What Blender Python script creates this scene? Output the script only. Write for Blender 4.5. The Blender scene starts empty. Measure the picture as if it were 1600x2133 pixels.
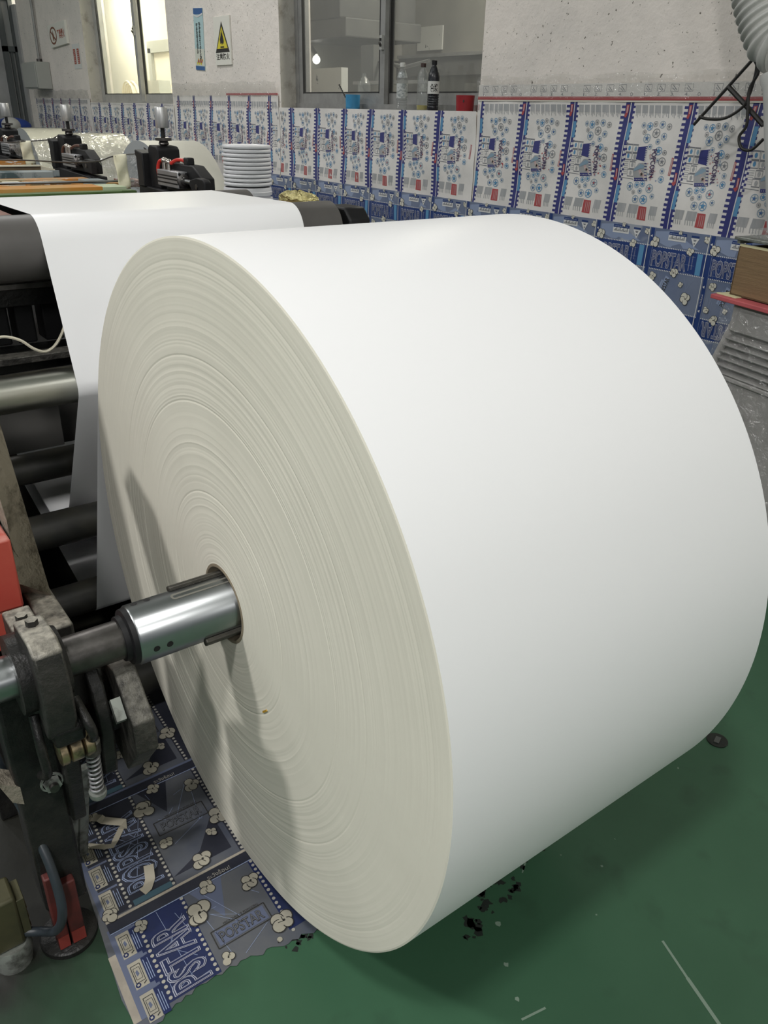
import bpy, math, random
from mathutils import Vector, Matrix
random.seed(7)
sc = bpy.context.scene
COL = sc.collection
PI = math.pi
sin, cos = math.sin, math.cos

# ------------------------------------------------------------------ materials
MATS = {}
def mat(name, col, rough=.5, metal=0., col2=None, ns=6., lo=.4, hi=.65, bump=0., bs=40., spec=.5,
        dust=None, dust_amt=.8, speck=None, speck_s=25., speck_t=.72, stretch=None, coat=0., emit=None, aniso=0., detail=6):
    if name in MATS: return MATS[name]
    m = bpy.data.materials.new(name); m.use_nodes = True
    nt = m.node_tree; N = nt.nodes; L = nt.links
    b = N['Principled BSDF']
    b.inputs['Roughness'].default_value = rough
    b.inputs['Metallic'].default_value = metal
    b.inputs['Specular IOR Level'].default_value = spec
    b.inputs['Coat Weight'].default_value = coat
    b.inputs['Coat Roughness'].default_value = .15
    b.inputs['Base Color'].default_value = (*col, 1)
    tc = N.new('ShaderNodeTexCoord'); vec = tc.outputs['Object']
    if stretch:
        mp = N.new('ShaderNodeMapping'); mp.inputs['Scale'].default_value = stretch
        L.new(vec, mp.inputs['Vector']); vec = mp.outputs['Vector']
    def noise(scale, det=detail, w=0):
        n = N.new('ShaderNodeTexNoise'); n.inputs['Scale'].default_value = scale
        n.inputs['Detail'].default_value = det; n.inputs['Roughness'].default_value = .62
        L.new(vec, n.inputs['Vector']); return n.outputs['Fac']
    def ramp(fac, a, c):
        r = N.new('ShaderNodeMapRange'); r.inputs['From Min'].default_value = a; r.inputs['From Max'].default_value = c
        L.new(fac, r.inputs['Value']); return r.outputs['Result']
    def mix(fac, a, c):
        x = N.new('ShaderNodeMix'); x.data_type = 'RGBA'
        L.new(fac, x.inputs['Factor'])
        for s, v in ((x.inputs[6], a), (x.inputs[7], c)):
            if isinstance(v, tuple): s.default_value = (*v, 1)
            else: L.new(v, s)
        return x.outputs[2]
    cur = col
    if col2: cur = mix(ramp(noise(ns), lo, hi), col, col2)
    if speck: cur = mix(ramp(noise(speck_s, 3), speck_t, speck_t + .03), cur, speck)
    if dust:
        g = N.new('ShaderNodeNewGeometry'); sp = N.new('ShaderNodeSeparateXYZ'); L.new(g.outputs['Normal'], sp.inputs[0])
        f = ramp(sp.outputs['Z'], .25, .8)
        mu = N.new('ShaderNodeMath'); mu.operation = 'MULTIPLY'; L.new(f, mu.inputs[0]); L.new(ramp(noise(60), .25, .6), mu.inputs[1])
        mu2 = N.new('ShaderNodeMath'); mu2.operation = 'MULTIPLY'; L.new(mu.outputs[0], mu2.inputs[0]); mu2.inputs[1].default_value = dust_amt
        cur = mix(mu2.outputs[0], cur, dust)
    if not isinstance(cur, tuple): L.new(cur, b.inputs['Base Color'])
    if bump:
        bp = N.new('ShaderNodeBump'); bp.inputs['Strength'].default_value = bump; bp.inputs['Distance'].default_value = .01
        L.new(noise(bs, 4), bp.inputs['Height']); L.new(bp.outputs['Normal'], b.inputs['Normal'])
    if emit:
        b.inputs['Emission Color'].default_value = (*emit[0], 1); b.inputs['Emission Strength'].default_value = emit[1]
    MATS[name] = m
    return m

def film(name, tint=(.93, .94, .95), haze=.06, gloss=.16, rough=.1, bump=.5, bs=30., hazecol=(.8, .8, .78)):
    if name in MATS: return MATS[name]
    m = bpy.data.materials.new(name); m.use_nodes = True
    nt = m.node_tree; N = nt.nodes; L = nt.links
    N.remove(N['Principled BSDF']); out = N['Material Output']
    tr = N.new('ShaderNodeBsdfTransparent'); tr.inputs['Color'].default_value = (*tint, 1)
    gl = N.new('ShaderNodeBsdfGlossy'); gl.inputs['Roughness'].default_value = rough
    df = N.new('ShaderNodeBsdfDiffuse'); df.inputs['Color'].default_value = (*hazecol, 1)
    if bump:
        tc = N.new('ShaderNodeTexCoord'); no = N.new('ShaderNodeTexNoise'); no.inputs['Scale'].default_value = bs; no.inputs['Detail'].default_value = 3
        no.inputs['Distortion'].default_value = 1.2
        L.new(tc.outputs['Object'], no.inputs['Vector'])
        bp = N.new('ShaderNodeBump'); bp.inputs['Strength'].default_value = bump; bp.inputs['Distance'].default_value = .03
        L.new(no.outputs['Fac'], bp.inputs['Height']); L.new(bp.outputs['Normal'], gl.inputs['Normal'])
    m1 = N.new('ShaderNodeMixShader'); m1.inputs[0].default_value = haze; L.new(tr.outputs[0], m1.inputs[1]); L.new(df.outputs[0], m1.inputs[2])
    fr = N.new('ShaderNodeLayerWeight'); fr.inputs['Blend'].default_value = .5
    pw = N.new('ShaderNodeMath'); pw.operation = 'POWER'; L.new(fr.outputs['Facing'], pw.inputs[0]); pw.inputs[1].default_value = 4.
    ad = N.new('ShaderNodeMath'); ad.operation = 'MULTIPLY_ADD'; L.new(pw.outputs[0], ad.inputs[0]); ad.inputs[1].default_value = .6; ad.inputs[2].default_value = gloss
    m2 = N.new('ShaderNodeMixShader'); L.new(ad.outputs[0], m2.inputs[0]); L.new(m1.outputs[0], m2.inputs[1]); L.new(gl.outputs[0], m2.inputs[2])
    L.new(m2.outputs[0], out.inputs['Surface'])
    MATS[name] = m
    return m

M = dict(
    paper=mat('coated white paper', (.87, .872, .875), .38, spec=.35),
    edge=mat('cut paper edge', (.70, .672, .58), .8, col2=(.65, .622, .535), ns=3, lo=.35, hi=.7, spec=.1),
    core=mat('brown card core', (.24, .20, .14), .8, col2=(.16, .13, .09)),
    chrome=mat('polished steel', (.40, .415, .42), .30, 1., col2=(.36, .375, .38), ns=4, stretch=(1, 8, 8)),
    steel=mat('worn dark steel', (.16, .15, .145), .38, .9, col2=(.09, .085, .08), ns=14, lo=.35, hi=.6, bump=.08),
    roller=mat('black rubber roller', (.022, .022, .02), .42, col2=(.05, .047, .035), ns=5),
    bigroll=mat('dark grey rubber roller', (.095, .09, .085), .48, col2=(.075, .07, .066), ns=4),
    silver=mat('satin aluminium roller', (.47, .47, .42), .33, 1., col2=(.40, .40, .34), ns=3),
    black=mat('oily black iron', (.010, .010, .010), .40, .1, col2=(.022, .021, .019), ns=18, bump=.25, bs=60, spec=.35),
    dusty=mat('dusty black iron', (.014, .0135, .0125), .5, .1, col2=(.03, .028, .025), ns=20, bump=.3, bs=70, dust=(.33, .31, .26), dust_amt=.95),
    hookiron=mat('grimy cast iron', (.03, .028, .025), .55, .2, col2=(.085, .08, .07), ns=30, bump=.4, bs=90, dust=(.22, .21, .18), dust_amt=.8),
    tan=mat('dust caked plate', (.25, .225, .18), .9, col2=(.13, .115, .09), ns=22, lo=.5, hi=.62, bump=.5, bs=60, spec=.1),
    red=mat('chalky red paint', (.46, .075, .05), .65, col2=(.42, .05, .035), ns=10, speck=(.1, .02, .02), speck_s=30, speck_t=.74, dust=(.6, .45, .4), dust_amt=.35),
    redold=mat('oily red paint', (.10, .017, .014), .6, col2=(.03, .010, .009), ns=12),
    brass=mat('worn brass', (.42, .33, .2), .35, .9, col2=(.12, .1, .07), ns=30, lo=.45, hi=.6),
    brassdark=mat('tarnished brass', (.075, .07, .035), .5, .3, col2=(.04, .04, .022), ns=10),
    hose=mat('blue grey hose', (.028, .036, .045), .4, col2=(.02, .025, .03), ns=12),
    galv=mat('scuffed galvanised tube', (.34, .36, .33), .45, .6, col2=(.12, .12, .11), ns=25, lo=.45, hi=.62),
    alu=mat('anodised aluminium', (.42, .42, .43), .4, .7, col2=(.33, .33, .34), ns=10),
    aluknob=mat('bright turned aluminium', (.58, .58, .57), .4, .6, col2=(.4, .4, .4), ns=40, stretch=(1, 1, .05)),
    matte_black=mat('matte black paint', (.010, .010, .011), .5, col2=(.018, .018, .019), ns=8, spec=.25),
    redhose=mat('red air hose', (.55, .03, .02), .35),
    nickel=mat('nickel fitting', (.6, .55, .5), .25, 1.),
    brownrub=mat('brown hose', (.09, .035, .02), .4),
    green=mat('green paint', (.09, .16, .045), .5, col2=(.07, .13, .035), ns=6),
    orange=mat('orange ink tray', (.62, .25, .035), .45, col2=(.55, .32, .1), ns=5),
    inkmix=mat('ink stained tray', (.38, .33, .2), .4, col2=(.6, .25, .05), ns=7, lo=.45, hi=.55, speck=(.75, .72, .68), speck_s=14, speck_t=.6, stretch=(1, 4, 4)),
    inkblue=mat('ink stained blade', (.30, .34, .35), .4, col2=(.06, .10, .11), ns=9, lo=.5, hi=.6, speck=(.55, .5, .3), speck_s=12, speck_t=.66),
    cream=mat('cream bar', (.75, .70, .55), .6),
    brownbar=mat('brown bar', (.2, .14, .075), .5, col2=(.14, .1, .06)),
    tape=mat('yellowed tape', (.78, .74, .52), .6, col2=(.85, .83, .68), ns=6, speck=(.5, .36, .1), speck_s=40, speck_t=.68),
    wire=mat('dark wire', (.06, .055, .05), .5),
    rustplate=mat('red brown plate', (.25, .12, .09), .6, col2=(.16, .08, .06), ns=14, speck=(.04, .03, .03), speck_s=30, speck_t=.66),
    gold=mat('gold foil', (.42, .37, .15), .35, .7, bump=.8, bs=45),
    pail=mat('white pail plastic', (.82, .82, .84), .3, spec=.5),
    creamroll=mat('cream paper roll', (.62, .61, .53), .6, col2=(.57, .56, .48), ns=3),
    rollend=mat('grey roll end', (.40, .41, .42), .8),
    plaster=mat('dirty whitewash', (.86, .80, .74), .9, col2=(.72, .68, .635), ns=1.6, lo=.38, hi=.66, bump=.7, bs=17, speck=(.19, .17, .145), speck_s=58, speck_t=.665, spec=.1),
    reveal=mat('scuffed plaster edge', (.52, .50, .45), .9, col2=(.33, .30, .26), ns=9, lo=.52, hi=.7, bump=.4, bs=30, spec=.1),
    farwall=mat('grey whitewash', (.42, .42, .42), .9, col2=(.3, .3, .29), ns=2, lo=.45, hi=.7, bump=.2, bs=10, spec=.1),
    ceil=mat('factory ceiling', (.55, .56, .56), .9),
    doorframe=mat('dark grey door frame', (.09, .10, .10), .5),
    glassdoor=mat('pale door panel', (.42, .43, .42), .6),
    winalu=mat('grey window aluminium', (.36, .36, .35), .45, .4, col2=(.28, .28, .27), ns=9),
    winlight=mat('pale window aluminium', (.50, .50, .48), .45, .3, col2=(.42, .42, .40), ns=9),
    seal=mat('black window seal', (.025, .025, .025), .6),
    grime=mat('grimy sill', (.10, .095, .08), .8, col2=(.3, .29, .26), ns=14, lo=.45, hi=.62, bump=.4, bs=40),
    roomwarm=mat('cream room wall', (.78, .75, .62), .9, col2=(.7, .68, .57), ns=2),
    roomgrey=mat('grey room wall', (.33, .32, .28), .9, col2=(.24, .235, .21), ns=1.5),
    roomdark=mat('dark hood metal', (.13, .13, .12), .5, col2=(.09, .09, .085), ns=4),
    signwhite=mat('white sign board', (.78, .77, .70), .5),
    signyellow=mat('sign yellow', (.72, .62, .06), .5),
    ink=mat('black print', (.03, .028, .025), .6),
    redink=mat('faded red print', (.42, .10, .06), .6),
    brownred=mat('prohibition ring', (.22, .09, .05), .6),
    stripblue=mat('sign blue', (.05, .13, .32), .5),
    stripcyan=mat('sign pale cyan', (.45, .62, .64), .5),
    boxgrey=mat('grey enamel box', (.40, .41, .38), .5),
    film_base=mat('printed film white', (.80, .775, .745), .45, col2=(.70, .68, .655), ns=5, spec=.4, bump=.35, bs=7,
                  speck=(.12, .12, .14), speck_s=34, speck_t=.755),
    navy=mat('print navy', (.045, .050, .20), .42),
    blue=mat('print mid blue', (.06, .13, .35), .42),
    cyan=mat('print sky blue', (.11, .29, .50), .42),
    dust_blue=mat('print dusty blue', (.25, .36, .46), .42),
    greyp=mat('print grey', (.36, .37, .38), .5, col2=(.44, .44, .45), ns=30, stretch=(1, 1, .15)),
    greyline=mat('print line grey', (.20, .21, .23), .5),
    redp=mat('print red', (.44, .085, .09), .45),
    purple=mat('print dark purple', (.07, .045, .12), .45),
    pinkp=mat('print pink', (.55, .38, .38), .45),
    whitep=mat('print white', (.70, .70, .70), .45),
    offw=mat('print popcorn cream', (.66, .64, .56), .45),
    bluegrey=mat('print blue grey', (.19, .225, .32), .42, col2=(.13, .17, .28), ns=3, speck=(.36, .39, .45), speck_s=3.2, speck_t=.60),
    bandblue=mat('print band blue', (.025, .055, .20), .4, col2=(.02, .045, .17), ns=4),
    lettermid=mat('print letter blue', (.035, .055, .17), .4), lettermid2=mat('print letter blue grey', (.17, .19, .30), .4),
    letterlight=mat('print letter outline', (.42, .43, .50), .4),
    fline=mat('print fine line', (.27, .33, .48), .42),
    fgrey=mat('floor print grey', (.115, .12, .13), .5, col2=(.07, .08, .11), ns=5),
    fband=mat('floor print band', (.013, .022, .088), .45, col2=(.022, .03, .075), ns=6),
    fdark=mat('floor print shaded', (.020, .022, .034), .5, col2=(.03, .032, .045), ns=7),  # shadow of roll and stand, painted into the print of the far panels
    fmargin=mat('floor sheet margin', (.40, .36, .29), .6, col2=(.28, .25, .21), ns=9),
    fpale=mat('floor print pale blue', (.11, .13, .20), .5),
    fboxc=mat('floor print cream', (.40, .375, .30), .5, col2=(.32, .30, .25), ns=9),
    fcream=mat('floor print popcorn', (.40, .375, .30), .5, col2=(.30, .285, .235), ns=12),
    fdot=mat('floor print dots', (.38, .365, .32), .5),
    fteal=mat('floor print teal', (.05, .10, .13), .5),
    scuff=mat('white scuff', (.20, .27, .21), .7),
    blackrub=mat('black residue', (.012, .016, .013), .7),
    scrap=mat('cream tape scrap', (.36, .33, .26), .6),
    ductm=mat('grey flexible duct', (.56, .56, .53), .55, col2=(.47, .47, .45), ns=6),
    pipem=mat('pale grey pipe', (.66, .66, .64), .5, col2=(.56, .56, .54), ns=7),
    strap=mat('black rubber cord', (.015, .014, .013), .5),
    coolergrey=mat('grey cooler plastic', (.42, .40, .39), .5, col2=(.32, .31, .30), ns=4),
    coolerdark=mat('grey slat', (.40, .385, .375), .5, col2=(.32, .31, .30), ns=5),
    card=mat('brown cardboard', (.235, .155, .08), .8, col2=(.19, .125, .065), ns=7, stretch=(.6, .6, 14), bump=.3, bs=30),
    pinkboard=mat('pink red board', (.52, .11, .12), .6, col2=(.44, .09, .1), ns=8),
    yellowp=mat('pale yellow paper', (.66, .62, .38), .7),
    cupblue=mat('blue plastic cup', (.05, .27, .50), .4, col2=(.04, .22, .42), ns=12),
    cupred=mat('red plastic cup', (.33, .018, .025), .35, col2=(.27, .015, .02), ns=10),
    darkliq=mat('black ink bottle', (.018, .019, .024), .25, col2=(.05, .055, .06), ns=40, lo=.55, hi=.6),
    label=mat('white bottle label', (.66, .66, .63), .6),
    waterlab=mat('speckled wrap label', (.55, .57, .56), .4, col2=(.30, .33, .33), ns=40, lo=.5, hi=.56, stretch=(1, 1, 2)),
    yellowliq=mat('yellow dregs', (.5, .42, .08), .3),
    browncap=mat('brown cap', (.05, .025, .02), .5),
    bluetarp=mat('blue tarp', (.02, .06, .30), .5, col2=(.015, .045, .24), ns=6),
    greytarp=mat('grey wrap', (.42, .42, .40), .5),
    lampglow=mat('bare lamp glow', (1, 1, 1), .5, emit=((1, .97, .9), 9.)),
    poster=mat('pale poster', (.62, .62, .58), .6, speck=(.06, .06, .06), speck_s=16, speck_t=.66),
    doordark=mat('grey door leaf', (.42, .43, .38), .6),
)
M['glass'] = film('dusty window glass', (.88, .89, .88), .10, .06, .03, 0)
M['wrap'] = film('clear wrap film', (.94, .94, .94), .08, .12, .14, 1.6, 22)
M['pet'] = film('clear bottle plastic', (.86, .88, .88), .12, .10, .08, .3, 50)
M['tape_clear'] = film('clear tape film', (.95, .95, .94), .07, .08, .10, .9, 30)
M['rollwrap'] = film('roll wrap film', (.95, .95, .94), .05, .09, .12, .9, 12)

M['lugmat'] = mat('rusty dark lug', (.05, .047, .04), .5, .6, col2=(.09, .085, .07), ns=20)
# green epoxy floor: dirt stain around the machine foot, faint wear, all in its own colour
def floor_mat():
    m = bpy.data.materials.new('green epoxy floor'); m.use_nodes = True
    nt = m.node_tree; N = nt.nodes; L = nt.links; b = N['Principled BSDF']
    b.inputs['Roughness'].default_value = .42; b.inputs['Specular IOR Level'].default_value = .45
    tc = N.new('ShaderNodeTexCoord')
    def noise(s, d=5):
        n = N.new('ShaderNodeTexNoise'); n.inputs['Scale'].default_value = s; n.inputs['Detail'].default_value = d
        L.new(tc.outputs['Object'], n.inputs['Vector']); return n.outputs['Fac']
    def rng(v, a, c):
        r = N.new('ShaderNodeMapRange'); r.inputs[1].default_value = a; r.inputs[2].default_value = c; L.new(v, r.inputs[0]); return r.outputs[0]
    def mix(f, a, c):
        x = N.new('ShaderNodeMix'); x.data_type = 'RGBA'; L.new(f, x.inputs[0])
        for s, v in ((x.inputs[6], a), (x.inputs[7], c)):
            if isinstance(v, tuple): s.default_value = (*v, 1)
            else: L.new(v, s)
        return x.outputs[2]
    c = mix(rng(noise(2.2), .35, .7), (.034, .094, .050), (.046, .120, .066))
    c = mix(rng(noise(9), .58, .8), c, (.030, .075, .042))
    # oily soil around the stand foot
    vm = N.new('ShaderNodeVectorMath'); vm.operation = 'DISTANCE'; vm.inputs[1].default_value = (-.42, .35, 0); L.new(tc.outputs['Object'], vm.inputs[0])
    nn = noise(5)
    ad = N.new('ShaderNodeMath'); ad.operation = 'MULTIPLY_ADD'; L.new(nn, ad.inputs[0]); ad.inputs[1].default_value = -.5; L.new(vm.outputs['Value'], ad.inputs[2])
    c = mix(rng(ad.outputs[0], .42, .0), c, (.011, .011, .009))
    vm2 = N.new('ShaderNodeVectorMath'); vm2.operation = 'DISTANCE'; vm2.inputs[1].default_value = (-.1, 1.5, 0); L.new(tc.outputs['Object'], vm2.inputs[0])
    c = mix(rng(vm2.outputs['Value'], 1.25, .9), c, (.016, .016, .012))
    L.new(c, b.inputs['Base Color'])
    bp = N.new('ShaderNodeBump'); bp.inputs['Strength'].default_value = .08; bp.inputs['Distance'].default_value = .01
    L.new(noise(25), bp.inputs['Height']); L.new(bp.outputs['Normal'], b.inputs['Normal'])
    return m
M['floor'] = floor_mat()

# ------------------------------------------------------------------ mesh builder
class MB:
    def __init__(s): s.v = []; s.f = []; s.m = []; s.mats = []
    def mi(s, m):
        m = M[m] if isinstance(m, str) else m
        if m not in s.mats: s.mats.append(m)
        return s.mats.index(m)
    def add(s, vs, fs, m):
        o = len(s.v); s.v += [tuple(p) for p in vs]; k = s.mi(m)
        for f in fs: s.f.append([i + o for i in f]); s.m.append(k)
        return s
    def poly(s, pts, m): return s.add(pts, [list(range(len(pts)))], m)
    def box(s, x0, x1, y0, y1, z0, z1, m):
        vs = [(x, y, z) for x in (x0, x1) for y in (y0, y1) for z in (z0, z1)]
        return s.add(vs, [(0, 1, 3, 2), (4, 6, 7, 5), (0, 4, 5, 1), (2, 3, 7, 6), (0, 2, 6, 4), (1, 5, 7, 3)], m)
    def obox(s, c, a, b, d, m):
        c, a, b, d = map(Vector, (c, a, b, d))
        vs = [c + i * a + j * b + k * d for i in (-1, 1) for j in (-1, 1) for k in (-1, 1)]
        return s.add(vs, [(0, 1, 3, 2), (4, 6, 7, 5), (0, 4, 5, 1), (2, 3, 7, 6), (0, 2, 6, 4), (1, 5, 7, 3)], m)
    def prism(s, fn, pts, a0, a1, m):
        n = len(pts)
        vs = [fn(p, a0) for p in pts] + [fn(p, a1) for p in pts]
        fs = [list(range(n))[::-1], list(range(n, 2 * n))] + [(i, (i + 1) % n, n + (i + 1) % n, n + i) for i in range(n)]
        return s.add(vs, fs, m)
    def px(s, pts, x0, x1, m): return s.prism(lambda p, a: (a, p[0], p[1]), pts, x0, x1, m)
    def py(s, pts, y0, y1, m): return s.prism(lambda p, a: (p[0], a, p[1]), pts, y0, y1, m)
    def pz(s, pts, z0, z1, m): return s.prism(lambda p, a: (p[0], p[1], a), pts, z0, z1, m)
    def lathe(s, o, d, prof, m, seg=32, closed=False):
        o = Vector(o); d = Vector(d).normalized()
        a = d.orthogonal().normalized(); b = d.cross(a)
        n = len(prof); vs = []
        for k in range(seg):
            t = 2 * PI * k / seg; e = a * cos(t) + b * sin(t)
            vs += [o + d * p[0] + e * p[1] for p in prof]
        fs = []
        for k in range(seg):
            k2 = (k + 1) % seg
            for i in range(n if closed else n - 1):
                j = (i + 1) % n
                fs.append((k * n + i, k2 * n + i, k2 * n + j, k * n + j))
        return s.add(vs, fs, m)
    def cyl(s, p0, p1, r, m, seg=24, r1=None):
        p0, p1 = Vector(p0), Vector(p1); h = (p1 - p0).length; r1 = r if r1 is None else r1
        return s.lathe(p0, p1 - p0, [(0, 0.0001), (0, r), (h, r1), (h, 0.0001)], m, seg)
    def tube(s, pts, r, m, seg=10, caps=True):
        pts = [Vector(p) for p in pts]; n = len(pts); vs = []
        rs = r if isinstance(r, (list, tuple)) else [r] * n
        t0 = (pts[1] - pts[0]).normalized(); u = t0.orthogonal().normalized()
        for i, p in enumerate(pts):
            t = (pts[min(i + 1, n - 1)] - pts[max(i - 1, 0)]).normalized()
            u = (u - t * u.dot(t)).normalized(); w = t.cross(u)
            vs += [p + (u * cos(2 * PI * k / seg) + w * sin(2 * PI * k / seg)) * rs[i] for k in range(seg)]
        fs = [(i * seg + k, i * seg + (k + 1) % seg, (i + 1) * seg + (k + 1) % seg, (i + 1) * seg + k) for i in range(n - 1) for k in range(seg)]
        if caps: fs += [list(range(seg))[::-1], list(range((n - 1) * seg, n * seg))]
        return s.add(vs, fs, m)
    def sphere(s, c, r, m, seg=16, rings=10, sx=1, sy=1, sz=1):
        vs = []; fs = []
        for i in range(rings + 1):
            th = PI * i / rings
            for k in range(seg):
                ph = 2 * PI * k / seg
                vs.append((c[0] + sx * r * sin(th) * cos(ph), c[1] + sy * r * sin(th) * sin(ph), c[2] + sz * r * cos(th)))
        for i in range(rings):
            for k in range(seg): fs.append((i * seg + k, (i + 1) * seg + k, (i + 1) * seg + (k + 1) % seg, i * seg + (k + 1) % seg))
        return s.add(vs, fs, m)
    def grid(s, fn, nu, nv, m):
        vs = [fn(i / nu, j / nv) for i in range(nu + 1) for j in range(nv + 1)]
        fs = [(i * (nv + 1) + j, (i + 1) * (nv + 1) + j, (i + 1) * (nv + 1) + j + 1, i * (nv + 1) + j + 1) for i in range(nu) for j in range(nv)]
        return s.add(vs, fs, m)

def smooth_path(pts, n=8):
    P = [Vector(p) for p in pts]; out = []
    for i in range(len(P) - 1):
        a, b, c, d = P[max(i - 1, 0)], P[i], P[i + 1], P[min(i + 2, len(P) - 1)]
        for k in range(n):
            t = k / n
            out.append(.5 * ((2 * b) + (c - a) * t + (2 * a - 5 * b + 4 * c - d) * t * t + (3 * b - a - 3 * c + d) * t ** 3))
    return out + [P[-1]]

ORG = {}
def build(name, mb, origin=(0, 0, 0), parent=None, smooth=40, bev=0., seg=2):
    me = bpy.data.meshes.new(name)
    o = Vector(origin)
    me.from_pydata([tuple(Vector(v) - o) for v in mb.v], [], mb.f)
    for m in mb.mats: me.materials.append(m)
    me.polygons.foreach_set('material_index', mb.m)
    if smooth:
        me.polygons.foreach_set('use_smooth', [True] * len(me.polygons))
        me.update(); me.set_sharp_from_angle(angle=math.radians(smooth))
    me.validate()
    ob = bpy.data.objects.new(name, me); COL.objects.link(ob)
    if bev:
        b = ob.modifiers.new('bevel', 'BEVEL'); b.width = bev; b.segments = seg; b.limit_method = 'ANGLE'; b.angle_limit = math.radians(40)
        b.harden_normals = False
    if parent is not None: ob.parent = parent; ORG[ob.name] = o
    else: ob.location = o; ORG[ob.name] = o
    return ob
def tag(o, label, cat, group=None, kind=None):
    if label: o['label'] = label
    if cat: o['category'] = cat
    if group: o['group'] = group
    if kind: o['kind'] = kind
    return o
def thing(name, label, cat, loc, group=None):
    e = bpy.data.objects.new(name, None); COL.objects.link(e); e.location = loc; e.empty_display_size = .05
    ORG[e.name] = Vector(loc)
    return tag(e, label, cat, group)
def part(name, mb, parent, label=None, **k):
    o = build(name, mb, ORG[parent.name], parent, **k)
    if label: o['label'] = label
    return o
def solo(name, mb, loc, label, cat, group=None, **k):
    return tag(build(name, mb, loc, **k), label, cat, group)
def struct(name, mb, **k):
    o = build(name, mb, **k); o['kind'] = 'structure'; return o
def copy_thing(r, delta, label=None):
    def cp(o, par):
        c = o.copy(); COL.objects.link(c)
        if par is not None: c.parent = par
        for ch in [x for x in bpy.data.objects if x.parent == o]: cp(ch, c)
        return c
    c = cp(r, None); c.location = Vector(r.location) + Vector(delta); ORG[c.name] = c.location.copy()
    if label: c['label'] = label
    return c

# ------------------------------------------------------------------ lettering
_tc = {}
def glyphs(body, off=0.):
    key = (body, off)
    if key in _tc: return _tc[key]
    cu = bpy.data.curves.new('t', 'FONT'); cu.body = body; cu.size = 1; cu.offset = off; cu.fill_mode = 'FRONT'; cu.dimensions = '2D'; cu.resolution_u = 3
    ob = bpy.data.objects.new('t', cu); COL.objects.link(ob)
    dg = bpy.context.evaluated_depsgraph_get()
    me = bpy.data.meshes.new_from_object(ob.evaluated_get(dg))
    vs = [(v.co.x, v.co.y) for v in me.vertices]; fs = [list(p.vertices) for p in me.polygons]
    bpy.data.objects.remove(ob); bpy.data.curves.remove(cu); bpy.data.meshes.remove(me)
    _tc[key] = (vs, fs); return _tc[key]

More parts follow.
